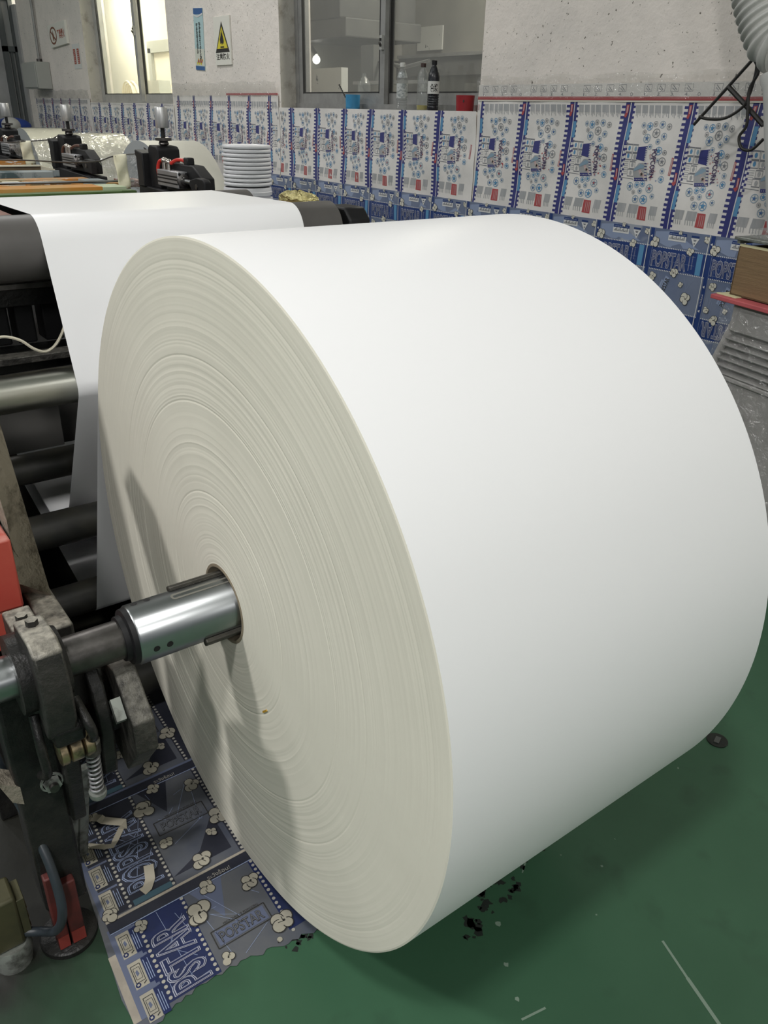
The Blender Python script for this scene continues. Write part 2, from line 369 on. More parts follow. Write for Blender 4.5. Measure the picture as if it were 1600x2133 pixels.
class Print:
    """flat artwork on a surface: 2D shapes placed by fn(u, v, layer)"""
    def __init__(s, mb, fn, clip=None): s.mb = mb; s.fn = fn; s.clip = clip
    def ok(s, pts):
        if s.clip is None: return True
        return all(s.clip(*p) for p in pts)
    def poly(s, pts, m, l=1):
        if s.ok(pts): s.mb.poly([s.fn(u, v, l) for u, v in pts], m)
    def rect(s, u0, u1, v0, v1, m, l=1, nu=1, nv=1):
        if s.clip is None or (s.ok([(u0, v0), (u1, v1)])):
            s.mb.grid(lambda a, b: s.fn(u0 + (u1 - u0) * a, v0 + (v1 - v0) * b, l), nu, nv, m)
    def disc(s, u, v, r, m, l=1, n=16, rv=None):
        rv = rv or r
        s.poly([(u + r * cos(2 * PI * k / n), v + rv * sin(2 * PI * k / n)) for k in range(n)], m, l)
    def ring(s, u, v, r, w, m, l=1, n=18, rv=None):
        k = (rv or r) / r
        if not s.ok([(u - r, v - r * k), (u + r, v + r * k)]): return
        vs = []
        for i in range(n):
            t = 2 * PI * i / n
            vs += [s.fn(u + r * cos(t), v + r * k * sin(t), l), s.fn(u + (r - w) * cos(t), v + (r - w) * k * sin(t), l)]
        s.mb.add(vs, [(2 * i, 2 * ((i + 1) % n), 2 * ((i + 1) % n) + 1, 2 * i + 1) for i in range(n)], m)
    def star(s, u, v, r, m, l=1, rot=PI / 2, k=1., q=.42):
        c = [(u, v)]
        pts = [(u + (r if i % 2 == 0 else r * q) * cos(rot + PI * i / 5), v + (r if i % 2 == 0 else r * q) * sin(rot + PI * i / 5) * k) for i in range(10)]
        if s.ok(pts): s.mb.add([s.fn(*p, l) for p in c + pts], [(0, 1 + i, 1 + (i + 1) % 10) for i in range(10)], m)
    def line(s, a, b, w, m, l=1, n=1):
        du, dv = b[0] - a[0], b[1] - a[1]; h = math.hypot(du, dv) or 1; ou, ov = -dv / h * w / 2, du / h * w / 2
        for i in range(n):
            t0, t1 = i / n, (i + 1) / n
            p, q = (a[0] + du * t0, a[1] + dv * t0), (a[0] + du * t1, a[1] + dv * t1)
            s.poly([(p[0] + ou, p[1] + ov), (q[0] + ou, q[1] + ov), (q[0] - ou, q[1] - ov), (p[0] - ou, p[1] - ov)], m, l)
    def frame(s, u0, u1, v0, v1, w, m, l=1):
        for a, b in (((u0, v0), (u1, v0)), ((u1, v0), (u1, v1)), ((u1, v1), (u0, v1)), ((u0, v1), (u0, v0))): s.line(a, b, w, m, l)
    def text(s, body, o, du, dv, length, height, m, l=1, off=0., shear=0.):
        vs0, _ = glyphs(body); vs, fs = glyphs(body, off)
        if not vs0: return
        x0, x1 = min(p[0] for p in vs0), max(p[0] for p in vs0); y0, y1 = min(p[1] for p in vs0), max(p[1] for p in vs0)
        out = []
        for x, y in vs:
            a = (x - x0) / (x1 - x0) * length; b = (y - y0) / (y1 - y0) * height; a += shear * b
            out.append((o[0] + du[0] * a + dv[0] * b, o[1] + du[1] * a + dv[1] * b))
        if s.clip and not all(s.clip(*p) for p in out): return
        s.mb.add([s.fn(u, v, l) for u, v in out], fs, m)
    def popcorn(s, u, v, r, m, l=2, seed=0, out='ink', k=1.):
        R = random.Random(seed); n = 4
        bl = [(u + r * .52 * cos(2 * PI * i / n + R.random()), v + r * .52 * sin(2 * PI * i / n + R.random()) * k, r * R.uniform(.42, .6)) for i in range(n)]
        for i, (a, b, q) in enumerate(bl): s.disc(a, b, q + r * .09, out, l + .4 * i, 14, (q + r * .09) * k); s.disc(a, b, q, m, l + .2 + .4 * i, 14, q * k)
        s.disc(u, v, r * .42, m, l + 1.7, 12, r * .42 * k)
        for i in range(2):
            a = R.random() * 6.28; s.line((u, v), (u + r * .5 * cos(a), v + r * .5 * sin(a) * k), r * .07, out, l + 2)
        s.disc(u + r * .1, v + r * .05, r * .13, out, l + 2, 6)
    def popstar(s, o, du, dv, length, height, ml, mm, l=2):
        """tall outlined display lettering"""
        s.text('POPSTAR', o, du, dv, length, height, ml, l, .042)
        s.text('POPSTAR', o, du, dv, length, height, mm, l + 1, .004)
        s.text('POPSTAR', o, du, dv, length, height, 'lettermid2', l + 2, -.018)

# ================================================================== THE SETTING
W = 2.65          # inner face of the long wall
SILL = 1.44
# floor with its scuffs and oily residue
mb = MB().poly([(-6, -12, 0), (5.4, -12, 0), (5.4, 14, 0), (-6, 14, 0)], 'floor')
fp = Print(mb, lambda u, v, l: (u, v, .0004 * l))
def blob(u, v, r, m, seed, n=11, k=1.):
    R = random.Random(seed); fp.poly([(u + r * R.uniform(.35, 1.2) * cos(2 * PI * i / n), v + r * k * R.uniform(.35, 1.2) * sin(2 * PI * i / n)) for i in range(n)], m)
for i in range(46):
    t = random.random(); blob(.28 + .30 * t + random.uniform(-.03, .03), -.375 + .07 * t + random.uniform(-.025, .03), random.uniform(.003, .013), 'blackrub', i, 9)
fp.poly([(.47, -.345), (.545, -.300), (.56, -.288), (.558, -.286), (.54, -.297), (.468, -.343)], 'scuff')
for u, v, r in ((.56, -.31, .004), (.60, -.285, .003), (.30, -.47, .006), (.345, -.40, .007), (.27, -.53, .005), (.62, -.43, .003), (.52, -.50, .002), (.70, -.40, .002), (.57, -.36, .002), (1.0, -.35, .003)):
    blob(u, v, r, 'scuff', int(r * 9e4) + int(u * 99), 7)
fp.line((.581, -.612), (.556, -.685), .005, 'scuff'); fp.line((.556, -.685), (.527, -.775), .007, 'scuff'); fp.line((.25, -.56), (.30, -.57), .004, 'scuff')
for i in range(30): blob(random.uniform(-.02, .09), random.uniform(-.215, -.185), random.uniform(.002, .008), 'blackrub', 200 + i, 8)
for i in range(16): blob(random.uniform(.05, .12), random.uniform(-.55, -.50), random.uniform(.002, .006), 'blackrub', 300 + i, 8)
struct('floor', mb, smooth=0)

def wall_piece(mb, y0, y1, z0, z1, m='plaster', x0=W, x1=W + .25): mb.box(x0, x1, y0, y1, z0, z1, m)
H = 4.4
mb = MB()
W1 = (6.25, 8.40); W2 = (2.34, 4.38); WT = 3.1
wall_piece(mb, -12, W2[0], 0, H); wall_piece(mb, W2[1], W1[0], 0, H); wall_piece(mb, W1[1], 10.75, 0, H)
for a, b in (W1, W2): wall_piece(mb, a, b, 0, SILL - .004); wall_piece(mb, a, b, WT, H)
for a, b in (W1, W2):
    mb.box(W + .002, W + .22, b - .003, b - .0005, SILL, WT, 'reveal'); mb.box(W + .002, W + .22, a + .0005, a + .003, SILL, WT, 'reveal')
    mb.box(W + .001, W + .25, a, b, SILL - .004, SILL - .001, 'grime')
struct('wall_right', mb, smooth=0)
mb = MB().box(-6, W + .6, 11.0, 11.2, 0, H, 'farwall')
mb.box(W - .02, W + .02, 10.75, 11.0, 0, 2.5, 'farwall')
struct('wall_back', mb, smooth=0)
# doorway in the corner of the back wall
mb = MB()
for x0, x1 in ((2.47, 2.52), (2.60, 2.65)): mb.box(x0, x1, 10.90, 11.0, 0, 2.62, 'doorframe')
mb.box(2.47, 2.65, 10.90, 11.0, 2.55, 2.62, 'doorframe'); mb.box(2.47, 2.65, 10.90, 11.0, 2.00, 2.06, 'doorframe')
mb.box(2.52, 2.60, 10.95, 10.99, 2.06, 2.55, 'glassdoor'); mb.box(2.52, 2.60, 10.95, 10.99, 0, 2.0, 'glassdoor')
mb.box(2.545, 2.575, 10.92, 10.99, 0, 2.0, 'doorframe')
d = struct('door_1', mb, smooth=0)
mb = MB().poly([(-6, -12, H), (-6, 14, H), (5.4, 14, H), (5.4, -12, H)], 'ceil')
struct('ceiling', mb, smooth=0)
# rooms behind the windows
mb = MB()
mb.box(4.2, 4.3, 5.62, 13.9, 0, 3.4, 'roomwarm'); mb.box(W + .25, 4.3, 5.60, 5.66, 0, 3.4, 'roomwarm'); mb.box(W + .25, 4.3, 13.8, 13.9, 0, 3.4, 'roomwarm')
mb.box(W + .25, 4.3, 5.6, 13.9, 3.3, 3.4, 'roomwarm')
struct('wall_storeroom', mb, smooth=0)
mb = MB()
mb.box(4.6, 4.7, .6, 5.6, 0, 3.4, 'roomgrey'); mb.box(W + .25, 4.7, 5.56, 5.598, 0, 3.4, 'roomgrey'); mb.box(W + .25, 4.7, .55, .65, 0, 3.4, 'roomgrey')
mb.box(W + .25, 4.7, .6, 5.6, 3.3, 3.4, 'roomgrey')
struct('wall_workroom', mb, smooth=0)

# windows
def window(name, y0, y1, x, light, mid, latch):
    fr = 'winlight' if light else 'winalu'
    mb = MB()
    z0, z1 = SILL, WT
    for a, b in ((y0, y0 + .045), (y1 - .045, y1)): mb.box(x, x + .09, a, b, z0, z1, fr)
    mb.box(x - .005, x + .09, y0, y1, z0, z0 + .03, fr); mb.box(x, x + .09, y0, y1, z1 - .045, z1, fr)
    w = struct(name, mb, smooth=0)
    def sash(a, b, xs, m):
        s = MB(); t = .05
        s.box(xs, xs + .03, a, a + t, z0 + .03, z1 - .045, m); s.box(xs, xs + .03, b - t, b, z0 + .03, z1 - .045, m)
        s.box(xs + .001, xs + .029, a + t, b - t, z0 + .03, z0 + .095, m); s.box(xs + .001, xs + .029, a + t, b - t, z1 - .1, z1 - .045, m)
        for p, q in ((a + t - .002, a + t + .006), (b - t - .006, b - t + .002)): s.box(xs - .001, xs + .02, p, q, z0 + .09, z1 - .1, 'seal')
        s.box(xs - .001, xs + .02, a + t, b - t, z0 + .092, z0 + .098, 'seal')
        so = part('sash', s, w, smooth=0)
        g = MB().box(xs + .012, xs + .017, a + t, b - t, z0 + .095, z1 - .1, 'glass')
        part('pane', g, w, smooth=0)
        return so
    sash(mid - .02, y1 - .045, x + .005, fr)
    sash(y0 + .045, mid + .03, x + .048, fr)
    l = MB().box(x - .012, x + .01, mid - .012, mid + .012, latch, latch + .075, 'winlight'); l.cyl((x - .014, mid, latch + .02), (x - .03, mid - .012, latch + .035), .007, 'steel', 10); l.box(x - .02, x, mid - .006, mid + .006, latch + .045, latch + .06, 'seal')
    part('latch', l, w)
    return w
ORG_DEFAULT = Vector((0, 0, 0))
window('window_1', W1[0], W1[1], W + .12, True, 7.30, 2.02)
window('window_2', W2[0], W2[1], W + .12, False, 3.36, 1.76)

# things in the rooms behind the glass
mb = MB().box(3.42, 4.15, 4.80, 5.50, 2.06, 2.24, 'roomdark'); mb.py([(3.42, 1.93), (4.15, 1.93), (4.15, 2.06), (3.42, 2.06)], 4.72, 5.50, 'roomdark')
solo('extractor_hood', mb, (3.8, 5.1, 1.93), 'long dark metal hood seen through the left pane of the wide window', 'hood', smooth=0, bev=.01)
mb = MB().box(4.52, 4.60, .8, 5.5, 1.72, 1.86, 'roomdark'); mb.box(4.50, 4.60, .8, 5.5, 1.86, 1.885, 'winalu')
solo('wall_shelf', mb, (4.55, 3, 1.72), 'dark horizontal shelf rail along the wall behind the wide window', 'shelf', smooth=0)
t = thing('bare_lamp', 'glowing bare lamp behind the lower left of the wide window', 'lamp', (3.62, 5.46, 1.76))
part('bulb', MB().sphere((3.62, 5.46, 1.81), .032, 'lampglow'), t); part('lamp_base', MB().cyl((3.62, 5.46, 1.84), (3.62, 5.53, 1.90), .018, 'winalu'), t)
part('bracket', MB().box(3.60, 3.64, 5.52, 5.56, 1.87, 1.93, 'winalu'), t)
mb = MB().box(4.585, 4.598, 4.98, 5.32, 1.92, 2.10, 'poster'); solo('wall_poster', mb, (4.59, 5.1, 1.9), 'pale spotted poster on the wall behind the wide window', 'poster', smooth=0)
mb = MB().box(3.3, 3.36, 4.60, 5.02, 1.40, 1.72, 'poster'); mb.box(3.3, 3.38, 4.55, 5.07, .9, 1.40, 'roomgrey')
solo('standing_board', mb, (3.33, 4.8, .9), 'pale board on a grey stand behind the glass beside the blue cup', 'board', smooth=0)
mb = MB().box(3.2, 3.3, 3.45, 4.3, 1.60, 1.62, 'winalu'); mb.box(3.22, 3.28, 3.5, 3.56, 0, 1.60, 'winalu'); mb.box(3.22, 3.28, 4.2, 4.26, 0, 1.60, 'winalu'); mb.box(3.2, 3.3, 4.05, 4.2, 1.62, 1.84, 'roomdark'); mb.tube([(3.25, 4.05, 1.74), (3.25, 3.75, 1.70), (3.25, 3.5, 1.73)], .012, 'roomdark')
solo('work_rack', mb, (3.25, 3.9, 0), 'dim metal rack with a dark device behind the right pane of the wide window', 'rack', smooth=0)
mb = MB()
for y0, y1 in ((9.10, 9.20), (10.3, 10.4)): mb.box(4.12, 4.2, y0, y1, 0, 2.1, 'doordark')
mb.box(4.12, 4.2, 9.1, 10.4, 2.05, 2.18, 'doordark'); mb.box(4.16, 4.2, 9.2, 10.3, 0, 2.05, 'roomwarm')
struct('door_2', mb, smooth=0)
mb = MB().box(3.55, 3.75, 8.78, 9.18, 0, 1.42, 'roomwarm'); solo('store_cabinet', mb, (3.65, 9, 0), 'low cream cabinet behind the left narrow window', 'cabinet', smooth=0)
mb = MB().box(3.58, 3.72, 8.80, 9.12, 1.42, 1.70, 'doordark'); solo('grey_carton', mb, (3.65, 8.95, 1.42), 'small grey carton seen through the right pane of the narrow window', 'carton', smooth=0)
mb = MB()
for i in range(6): mb.lathe((3.55 + .02 * i, 9.75, 1.50), (1, 0, 0), [(0, .20 - .02 * (i % 3)), (.012, .21 - .02 * (i % 3)), (.024, .20 - .02 * (i % 3)), (.012, .19 - .02 * (i % 3))], 'cream', 40, True)
solo('wire_coil', mb, (3.6, 9.75, 1.3), 'pale coil of wire leaning behind the narrow window', 'coil')
mb = MB().box(3.5, 3.8, 9.5, 10.0, 1.18, 1.288, 'roomwarm'); mb.box(3.6, 3.7, 9.7, 9.8, 0, 1.2, 'roomwarm'); solo('coil_stand', mb, (3.65, 9.75, 0), 'cream stand carrying the wire coil behind the narrow window', 'stand', smooth=0)

# ================================================================== PRINTED FILM ON THE WALL
def wave(y, z): return .0035 * sin(y * 21 + z * 5) + .0025 * sin(y * 9 - z * 13) + .002 * sin(z * 27 + y * 3)
STARS = [(303, 508, 28, 'g'), (380, 520, 38, 'b'), (450, 488, 27, 'k'), (530, 492, 35, 'g'), (608, 518, 30, 'k'), (322, 598, 24, 'k'), (465, 605, 44, 'k'), (360, 678, 44, 'g'),
         (555, 645, 34, 'g'), (490, 715, 28, 'g'), (405, 785, 27, 'g'), (505, 835, 40, 'b'), (572, 855, 25, 'k'), (545, 975, 42, 'k'), (497, 962, 20, 'g'), (550, 1100, 28, 'g'),
         (540, 1212, 34, 'b'), (183, 1340, 42, 'g'), (268, 1312, 32, 'b'), (335, 1290, 32, 'b'), (415, 1345, 44, 'r'), (307, 1390, 28, 'g'), (230, 1415, 22, 'k'), (258, 1510, 40, 'g'),
         (352, 1505, 46, 'b'), (450, 1450, 28, 'g')]
def PC(x, y):      # artwork sheet coordinates -> (fraction across one repeat, height)
    xl = 115 - .098 * (y - 240); xr = 875 - .146 * (y - 240)
    return ((x - xl) / (xr - xl), 1.478 - (y - 240) * .000291)
def film_sheet(name, seams, top, bottom, ends, label, full=True, blue_edge=1.003):
    """seams: Y of each repeat's white centre line, falling (left to right)"""
    mb = MB()
    y0, y1 = ends
    def base(a, b):
        y = y0 + (y1 - y0) * a; z = bottom + (top - bottom) * b
        return (W - .008 - wave(y, z), y, z)
    mb.grid(base, max(4, int(abs(y1 - y0) / .04)), 16, 'film_base')
    for i in range(len(seams)):
        YL = seams[i]; YR = seams[i + 1] if i + 1 < len(seams) else seams[i] - .312
        def fn(s, z, l):
            y = YL + (YR - YL) * s + .048 * (1.478 - z)
            return (W - .008 - wave(y, z) - .0007 * l, y, z)
        lo, hi = min(ends), max(ends)
        def clip(s, z): return bottom - .001 <= z <= top + .0005 and lo <= YL + (YR - YL) * s + .048 * (1.478 - z) <= hi
        p = Print(mb, fn, clip)
        # seam band: navy strips with teeth on both sides of a white line
        n = 14; zs = [bottom + (top - bottom) * k / n for k in range(n + 1)]
        for a, b in zip(zs, zs[1:]):
            p.rect(-.085, -.008, a, b, 'navy', 1); p.rect(.008, .05, a, b, 'navy', 1); p.rect(-.007, .007, a, b, 'whitep', 2)
        z = 1.474; k = 0
        while z > bottom + .01:
            if z < top: 
                p.rect(-.145, -.085, z - .0105, z, 'navy', 1); p.rect(.05, .082, z - .0095, z, 'navy', 1)
            z -= .0205; k += 1
        for a, b in ((1.34, 1.408), (1.085, 1.158), (.86, .93)):
            if b < top:
                for q in range(4): p.rect(.012, .068, a + (b - a) * q / 4, a + (b - a) * (q + 1) / 4, 'cyan', 2)
        zc = 1.32
        while zc > 1.18: p.rect(.022, .05, zc - .012, zc, 'whitep', 2); zc -= .022
        # grey text blocks along the top and foot
        for x0, x1 in ((178, 245), (262, 335), (355, 410), (425, 498), (515, 600), (615, 675), (688, 745)):
            p.poly([PC(x0, 248), PC(x1, 248), PC(x1, 350), PC(x0, 350)], 'greyp')
            for q in range(4):
                xx = x0 + (x1 - x0) * (q + .3) / 4; p.poly([PC(xx, 350), PC(xx + 8, 350), PC(xx + 8, 372 + 37 * ((q * 7 + x0) % 3) / 2), PC(xx, 372 + 37 * ((q * 7 + x0) % 3) / 2)], 'greyp')
        for x0, x1 in ((25, 130), (165, 275), (412, 495)): 
            p.poly([PC(x0 + 25, 1585), PC(x1 + 25, 1585), PC(x1, 1715), PC(x0, 1715)], 'greyp')
            for q in range(4): xx = x0 + (x1 - x0) * q / 4; p.poly([PC(xx, 1715), PC(xx + 9, 1715), PC(xx + 6, 1780), PC(xx - 3, 1780)], 'greyp')
        p.poly([PC(303, 1600), PC(392, 1605), PC(372, 1800), PC(275, 1795)], 'redp')
        for xx in (330, 352, 372): p.poly([PC(xx, 1625), PC(xx + 6, 1625), PC(xx - 14, 1780), PC(xx - 20, 1780)], 'pinkp', 2)
        # instruction table
        for (x0, x1, ya, yb) in ((112, 190, 770, 872), (200, 262, 772, 874), (105, 185, 885, 975), (195, 255, 887, 977), (165, 235, 1000, 1095), (140, 222, 1105, 1200)):
            for q0, q1 in (((x0, ya), (x1, ya)), ((x1, ya), (x1 - 6, yb)), ((x1 - 6, yb), (x0 - 6, yb)), ((x0 - 6, yb), (x0, ya))): p.line(PC(*q0), PC(*q1), .004, 'greyline')
        for cx, cy, m_ in ((150, 820, 'cyan'), (232, 825, 'dust_blue'), (140, 925, 'cyan'), (225, 930, 'greyp'), (198, 1045, 'greyp'), (178, 1155, 'greyp')):
            u, v = PC(cx, cy); p.disc(u, v, .022, m_, 1, 8, .010)
        for q in range(7): p.poly([PC(88 - q, 1000 + q * 28), PC(150 - q * 3, 1000 + q * 28), PC(150 - q * 3, 1010 + q * 28), PC(88 - q, 1010 + q * 28)], 'greyp')
        p.line(PC(95, 760), PC(268, 768), .003, 'greyline'); p.line(PC(50, 1228), PC(215, 1238), .003, 'greyline')
        # the two tubs
        p.poly([PC(268, 797), PC(380, 780), PC(350, 985), PC(243, 962)], 'navy', 2)
        for q in range(8):
            yy = 795 + q * 24; p.poly([PC(362 - q * 2, yy), PC(380 - q * 2, yy), PC(379 - q * 2, yy + 12), PC(361 - q * 2, yy + 12)], 'whitep', 3)
        p.poly([PC(285, 1010), PC(372, 1000), PC(385, 1225), PC(232, 1235), PC(208, 1120)], 'greyp', 2)
        for q in range(5): p.line(PC(225 + q * 18, 1110 - q * 18), PC(290 + q * 14, 1035 - q * 4 + 40), .012, 'dust_blue', 3)
        for q in range(9): u, v = PC(300 + (q * 29) % 75, 1120 + (q * 37) % 90); p.disc(u, v, .022, ('pinkp', 'offw')[q % 2], 3, 8, .007)
        u, v = PC(322, 1160); p.star(u, v, .03, 'ink', 4, k=.3)
        p.poly([PC(230, 1218), PC(386, 1203), PC(386, 1243), PC(232, 1262)], 'navy', 3)
        for q in range(12):
            yy = 1008 + q * 20; p.poly([PC(352, yy), PC(380, yy), PC(380, yy + 10), PC(352, yy + 10)], ('navy', 'whitep')[q % 2], 4)
            if q < 7: p.poly([PC(240 + q * 20, 1236 - q * 2), PC(250 + q * 20, 1235 - q * 2), PC(250 + q * 20, 1243 - q * 2), PC(240 + q * 20, 1244 - q * 2)], 'whitep', 4)
        R = random.Random(i)
        for q in range(26):
            u, v = PC(R.uniform(385, 500), R.uniform(840, 1240)); p.star(u, v, R.uniform(.008, .022), R.choice(['pinkp', 'fline', 'dust_blue', 'pinkp', 'redp']), 1, k=.32)
        # the word, set running downwards
        a0 = PC(440, 822); a1 = PC(404, 1205)
        p.text('POPCORN', a0, (a1[0] - a0[0], a1[1] - a0[1]), (.068, .004), 1., 1., 'purple', 5, .02, .0)
        # ring stars
        for x, y, r, c in STARS:
            u, v = PC(x, y); rr = r * .00041 / .312; rv = r * .00041
            mc = {'g': 'dust_blue', 'b': 'cyan', 'k': 'greyline', 'r': 'dust_blue'}[c]
            p.ring(u, v, rr, rr * .16, mc, 2, 14, rv)
            p.star(u, v, rr * .8, mc if c != 'k' else 'greyp', 2, k=rv / rr); p.star(u, v, rr * .42, {'g': 'blue', 'b': 'cyan', 'k': 'greyline', 'r': 'redp'}[c], 3, k=rv / rr)
        # red outlined flashes beside the seam
        p.poly([PC(655, 912), PC(678, 918), PC(640, 1158), PC(615, 1150)], 'redp'); p.poly([PC(657, 922), PC(671, 926), PC(636, 1148), PC(622, 1144)], 'pinkp', 2)
        p.poly([PC(705, 1105), PC(728, 1110), PC(716, 1250), PC(690, 1285), PC(665, 1245), PC(690, 1225)], 'redp', 3); p.poly([PC(708, 1118), PC(720, 1120), PC(710, 1225), PC(700, 1225)], 'pinkp', 4)
        p.poly([PC(62, 245), PC(100, 240), PC(85, 350), PC(62, 415), PC(35, 402), PC(55, 345)], 'redp', 3); p.poly([PC(72, 255), PC(88, 253), PC(78, 350), PC(64, 350)], 'pinkp', 4)
    return solo(name, mb, (W, (y0 + y1) / 2, bottom), label, 'printed film', smooth=60)
SR = [2.313, 1.993, 1.686, 1.374, 1.065, .782, .47, .16]
sheet_names = 'film sheets pasted along the wall'
film_sheet('popcorn_film', SR, 1.487, .93, (2.336, -.1), 'white and navy film of repeated popcorn bags right of the wide window')
film_sheet('popcorn_film', [4.519, 4.207, 3.884, 3.56, 3.275, 2.955, 2.63], SILL, .95, (4.40, 2.345), 'white and navy popcorn bag film hanging below the wide window sill')
film_sheet('popcorn_film', [6.12, 5.796, 5.48, 5.155, 4.834, 4.519], 1.515, .62, (6.22, 4.405), 'white and navy popcorn bag film between the two windows')
film_sheet('popcorn_film', [8.434, 8.133, 7.811, 7.472, 7.139, 6.81, 6.475], SILL + .012, .62, (8.40, 6.23), 'faded popcorn bag film below the narrow left window')
film_sheet('popcorn_film', [10.45, 10.12, 9.775, 9.447, 9.113, 8.773], 1.49, .62, (10.45, 8.405), 'faded popcorn bag film under the grey electrical box at the far left')

# red tape, printed edge strip and clear film above the right-hand sheet
def strip(y0, y1, z0, z1, off, m, n=40, nz=2, amp=1.):
    return MB().grid(lambda a, b: (W - off - amp * wave(y0 + (y1 - y0) * a, z0 + (z1 - z0) * b) * .5 - .001, y0 + (y1 - y0) * a, z0 + (z1 - z0) * b), n, nz, m)
mb = strip(2.336, -.1, 1.494, 1.508, .012, 'redp', 60)
solo('red_tape', mb, (W, 1.1, 1.494), 'long red tape line above the popcorn film on the right', 'tape', smooth=60)
mb = strip(2.336, -.1, 1.487, 1.494, .011, 'offw', 60)
mb2 = strip(2.336, -.1, 1.508, 1.560, .010, 'film_base', 60, 3); mb.v, mb.f, mb.m  # cream edge and printed margin in one strip
for f_, k_ in zip(mb2.f, mb2.m): mb.f.append([i + len(mb.v) for i in f_]); mb.m.append(mb.mi('film_base'))
mb.v += mb2.v
p = Print(mb, lambda u, v, l: (W - .011 - .5 * wave(u, v) - .0007 * l, u, v))
y = 2.30; k = 0
while y > -.05:
    ph = k % 5
    if ph < 4:
        p.text('%d.' % (ph + 1), (y, 1.511), (-1, 0), (0, 1), .018, .012, 'greyline', 1)
        p.frame(y - .035, y + .002, 1.527, 1.553, .0016, 'greyline'); p.line((y - .028, 1.531), (y - .008, 1.549), .003, 'greyline'); p.line((y - .02, 1.53), (y - .005, 1.54), .004, 'greyp')
    else: p.ring(y, 1.517, .007, .002, 'greyline', 1, 12)
    y -= .066; k += 1
solo('printed_margin', mb, (W, 1.1, 1.487), 'numbered diagram strip just above the red tape line', 'printed strip', smooth=60)
for y0, y1, z0, z1, lab in ((2.336, -.1, 1.50, 1.595, 'glossy clear tape band over the numbered strip on the right'),
                            (6.22, 4.405, 1.505, 1.605, 'glossy clear tape band on the wall between the windows'),
                            (10.45, 8.405, 1.485, 1.572, 'crumpled clear tape band under the far left wall box')):
    mb = MB().grid(lambda a, b: (W - .024 - .006 * sin(a * 61) * sin(b * 7) - .004 * sin(a * 143 + b * 11), y0 + (y1 - y0) * a, z0 + (z1 - z0) * b + (.006 * sin(a * 37) if b > .9 else 0)), 120, 5, 'tape_clear')
    solo('clear_tape', mb, (W, (y0 + y1) / 2, z0), lab, 'clear tape', smooth=60)
mb = strip(5.2, 4.405, 1.517, 1.530, .012, 'redp', 20); solo('red_tape', mb, (W, 4.8, 1.517), 'short faint red tape line left of the wide window', 'tape', smooth=60)

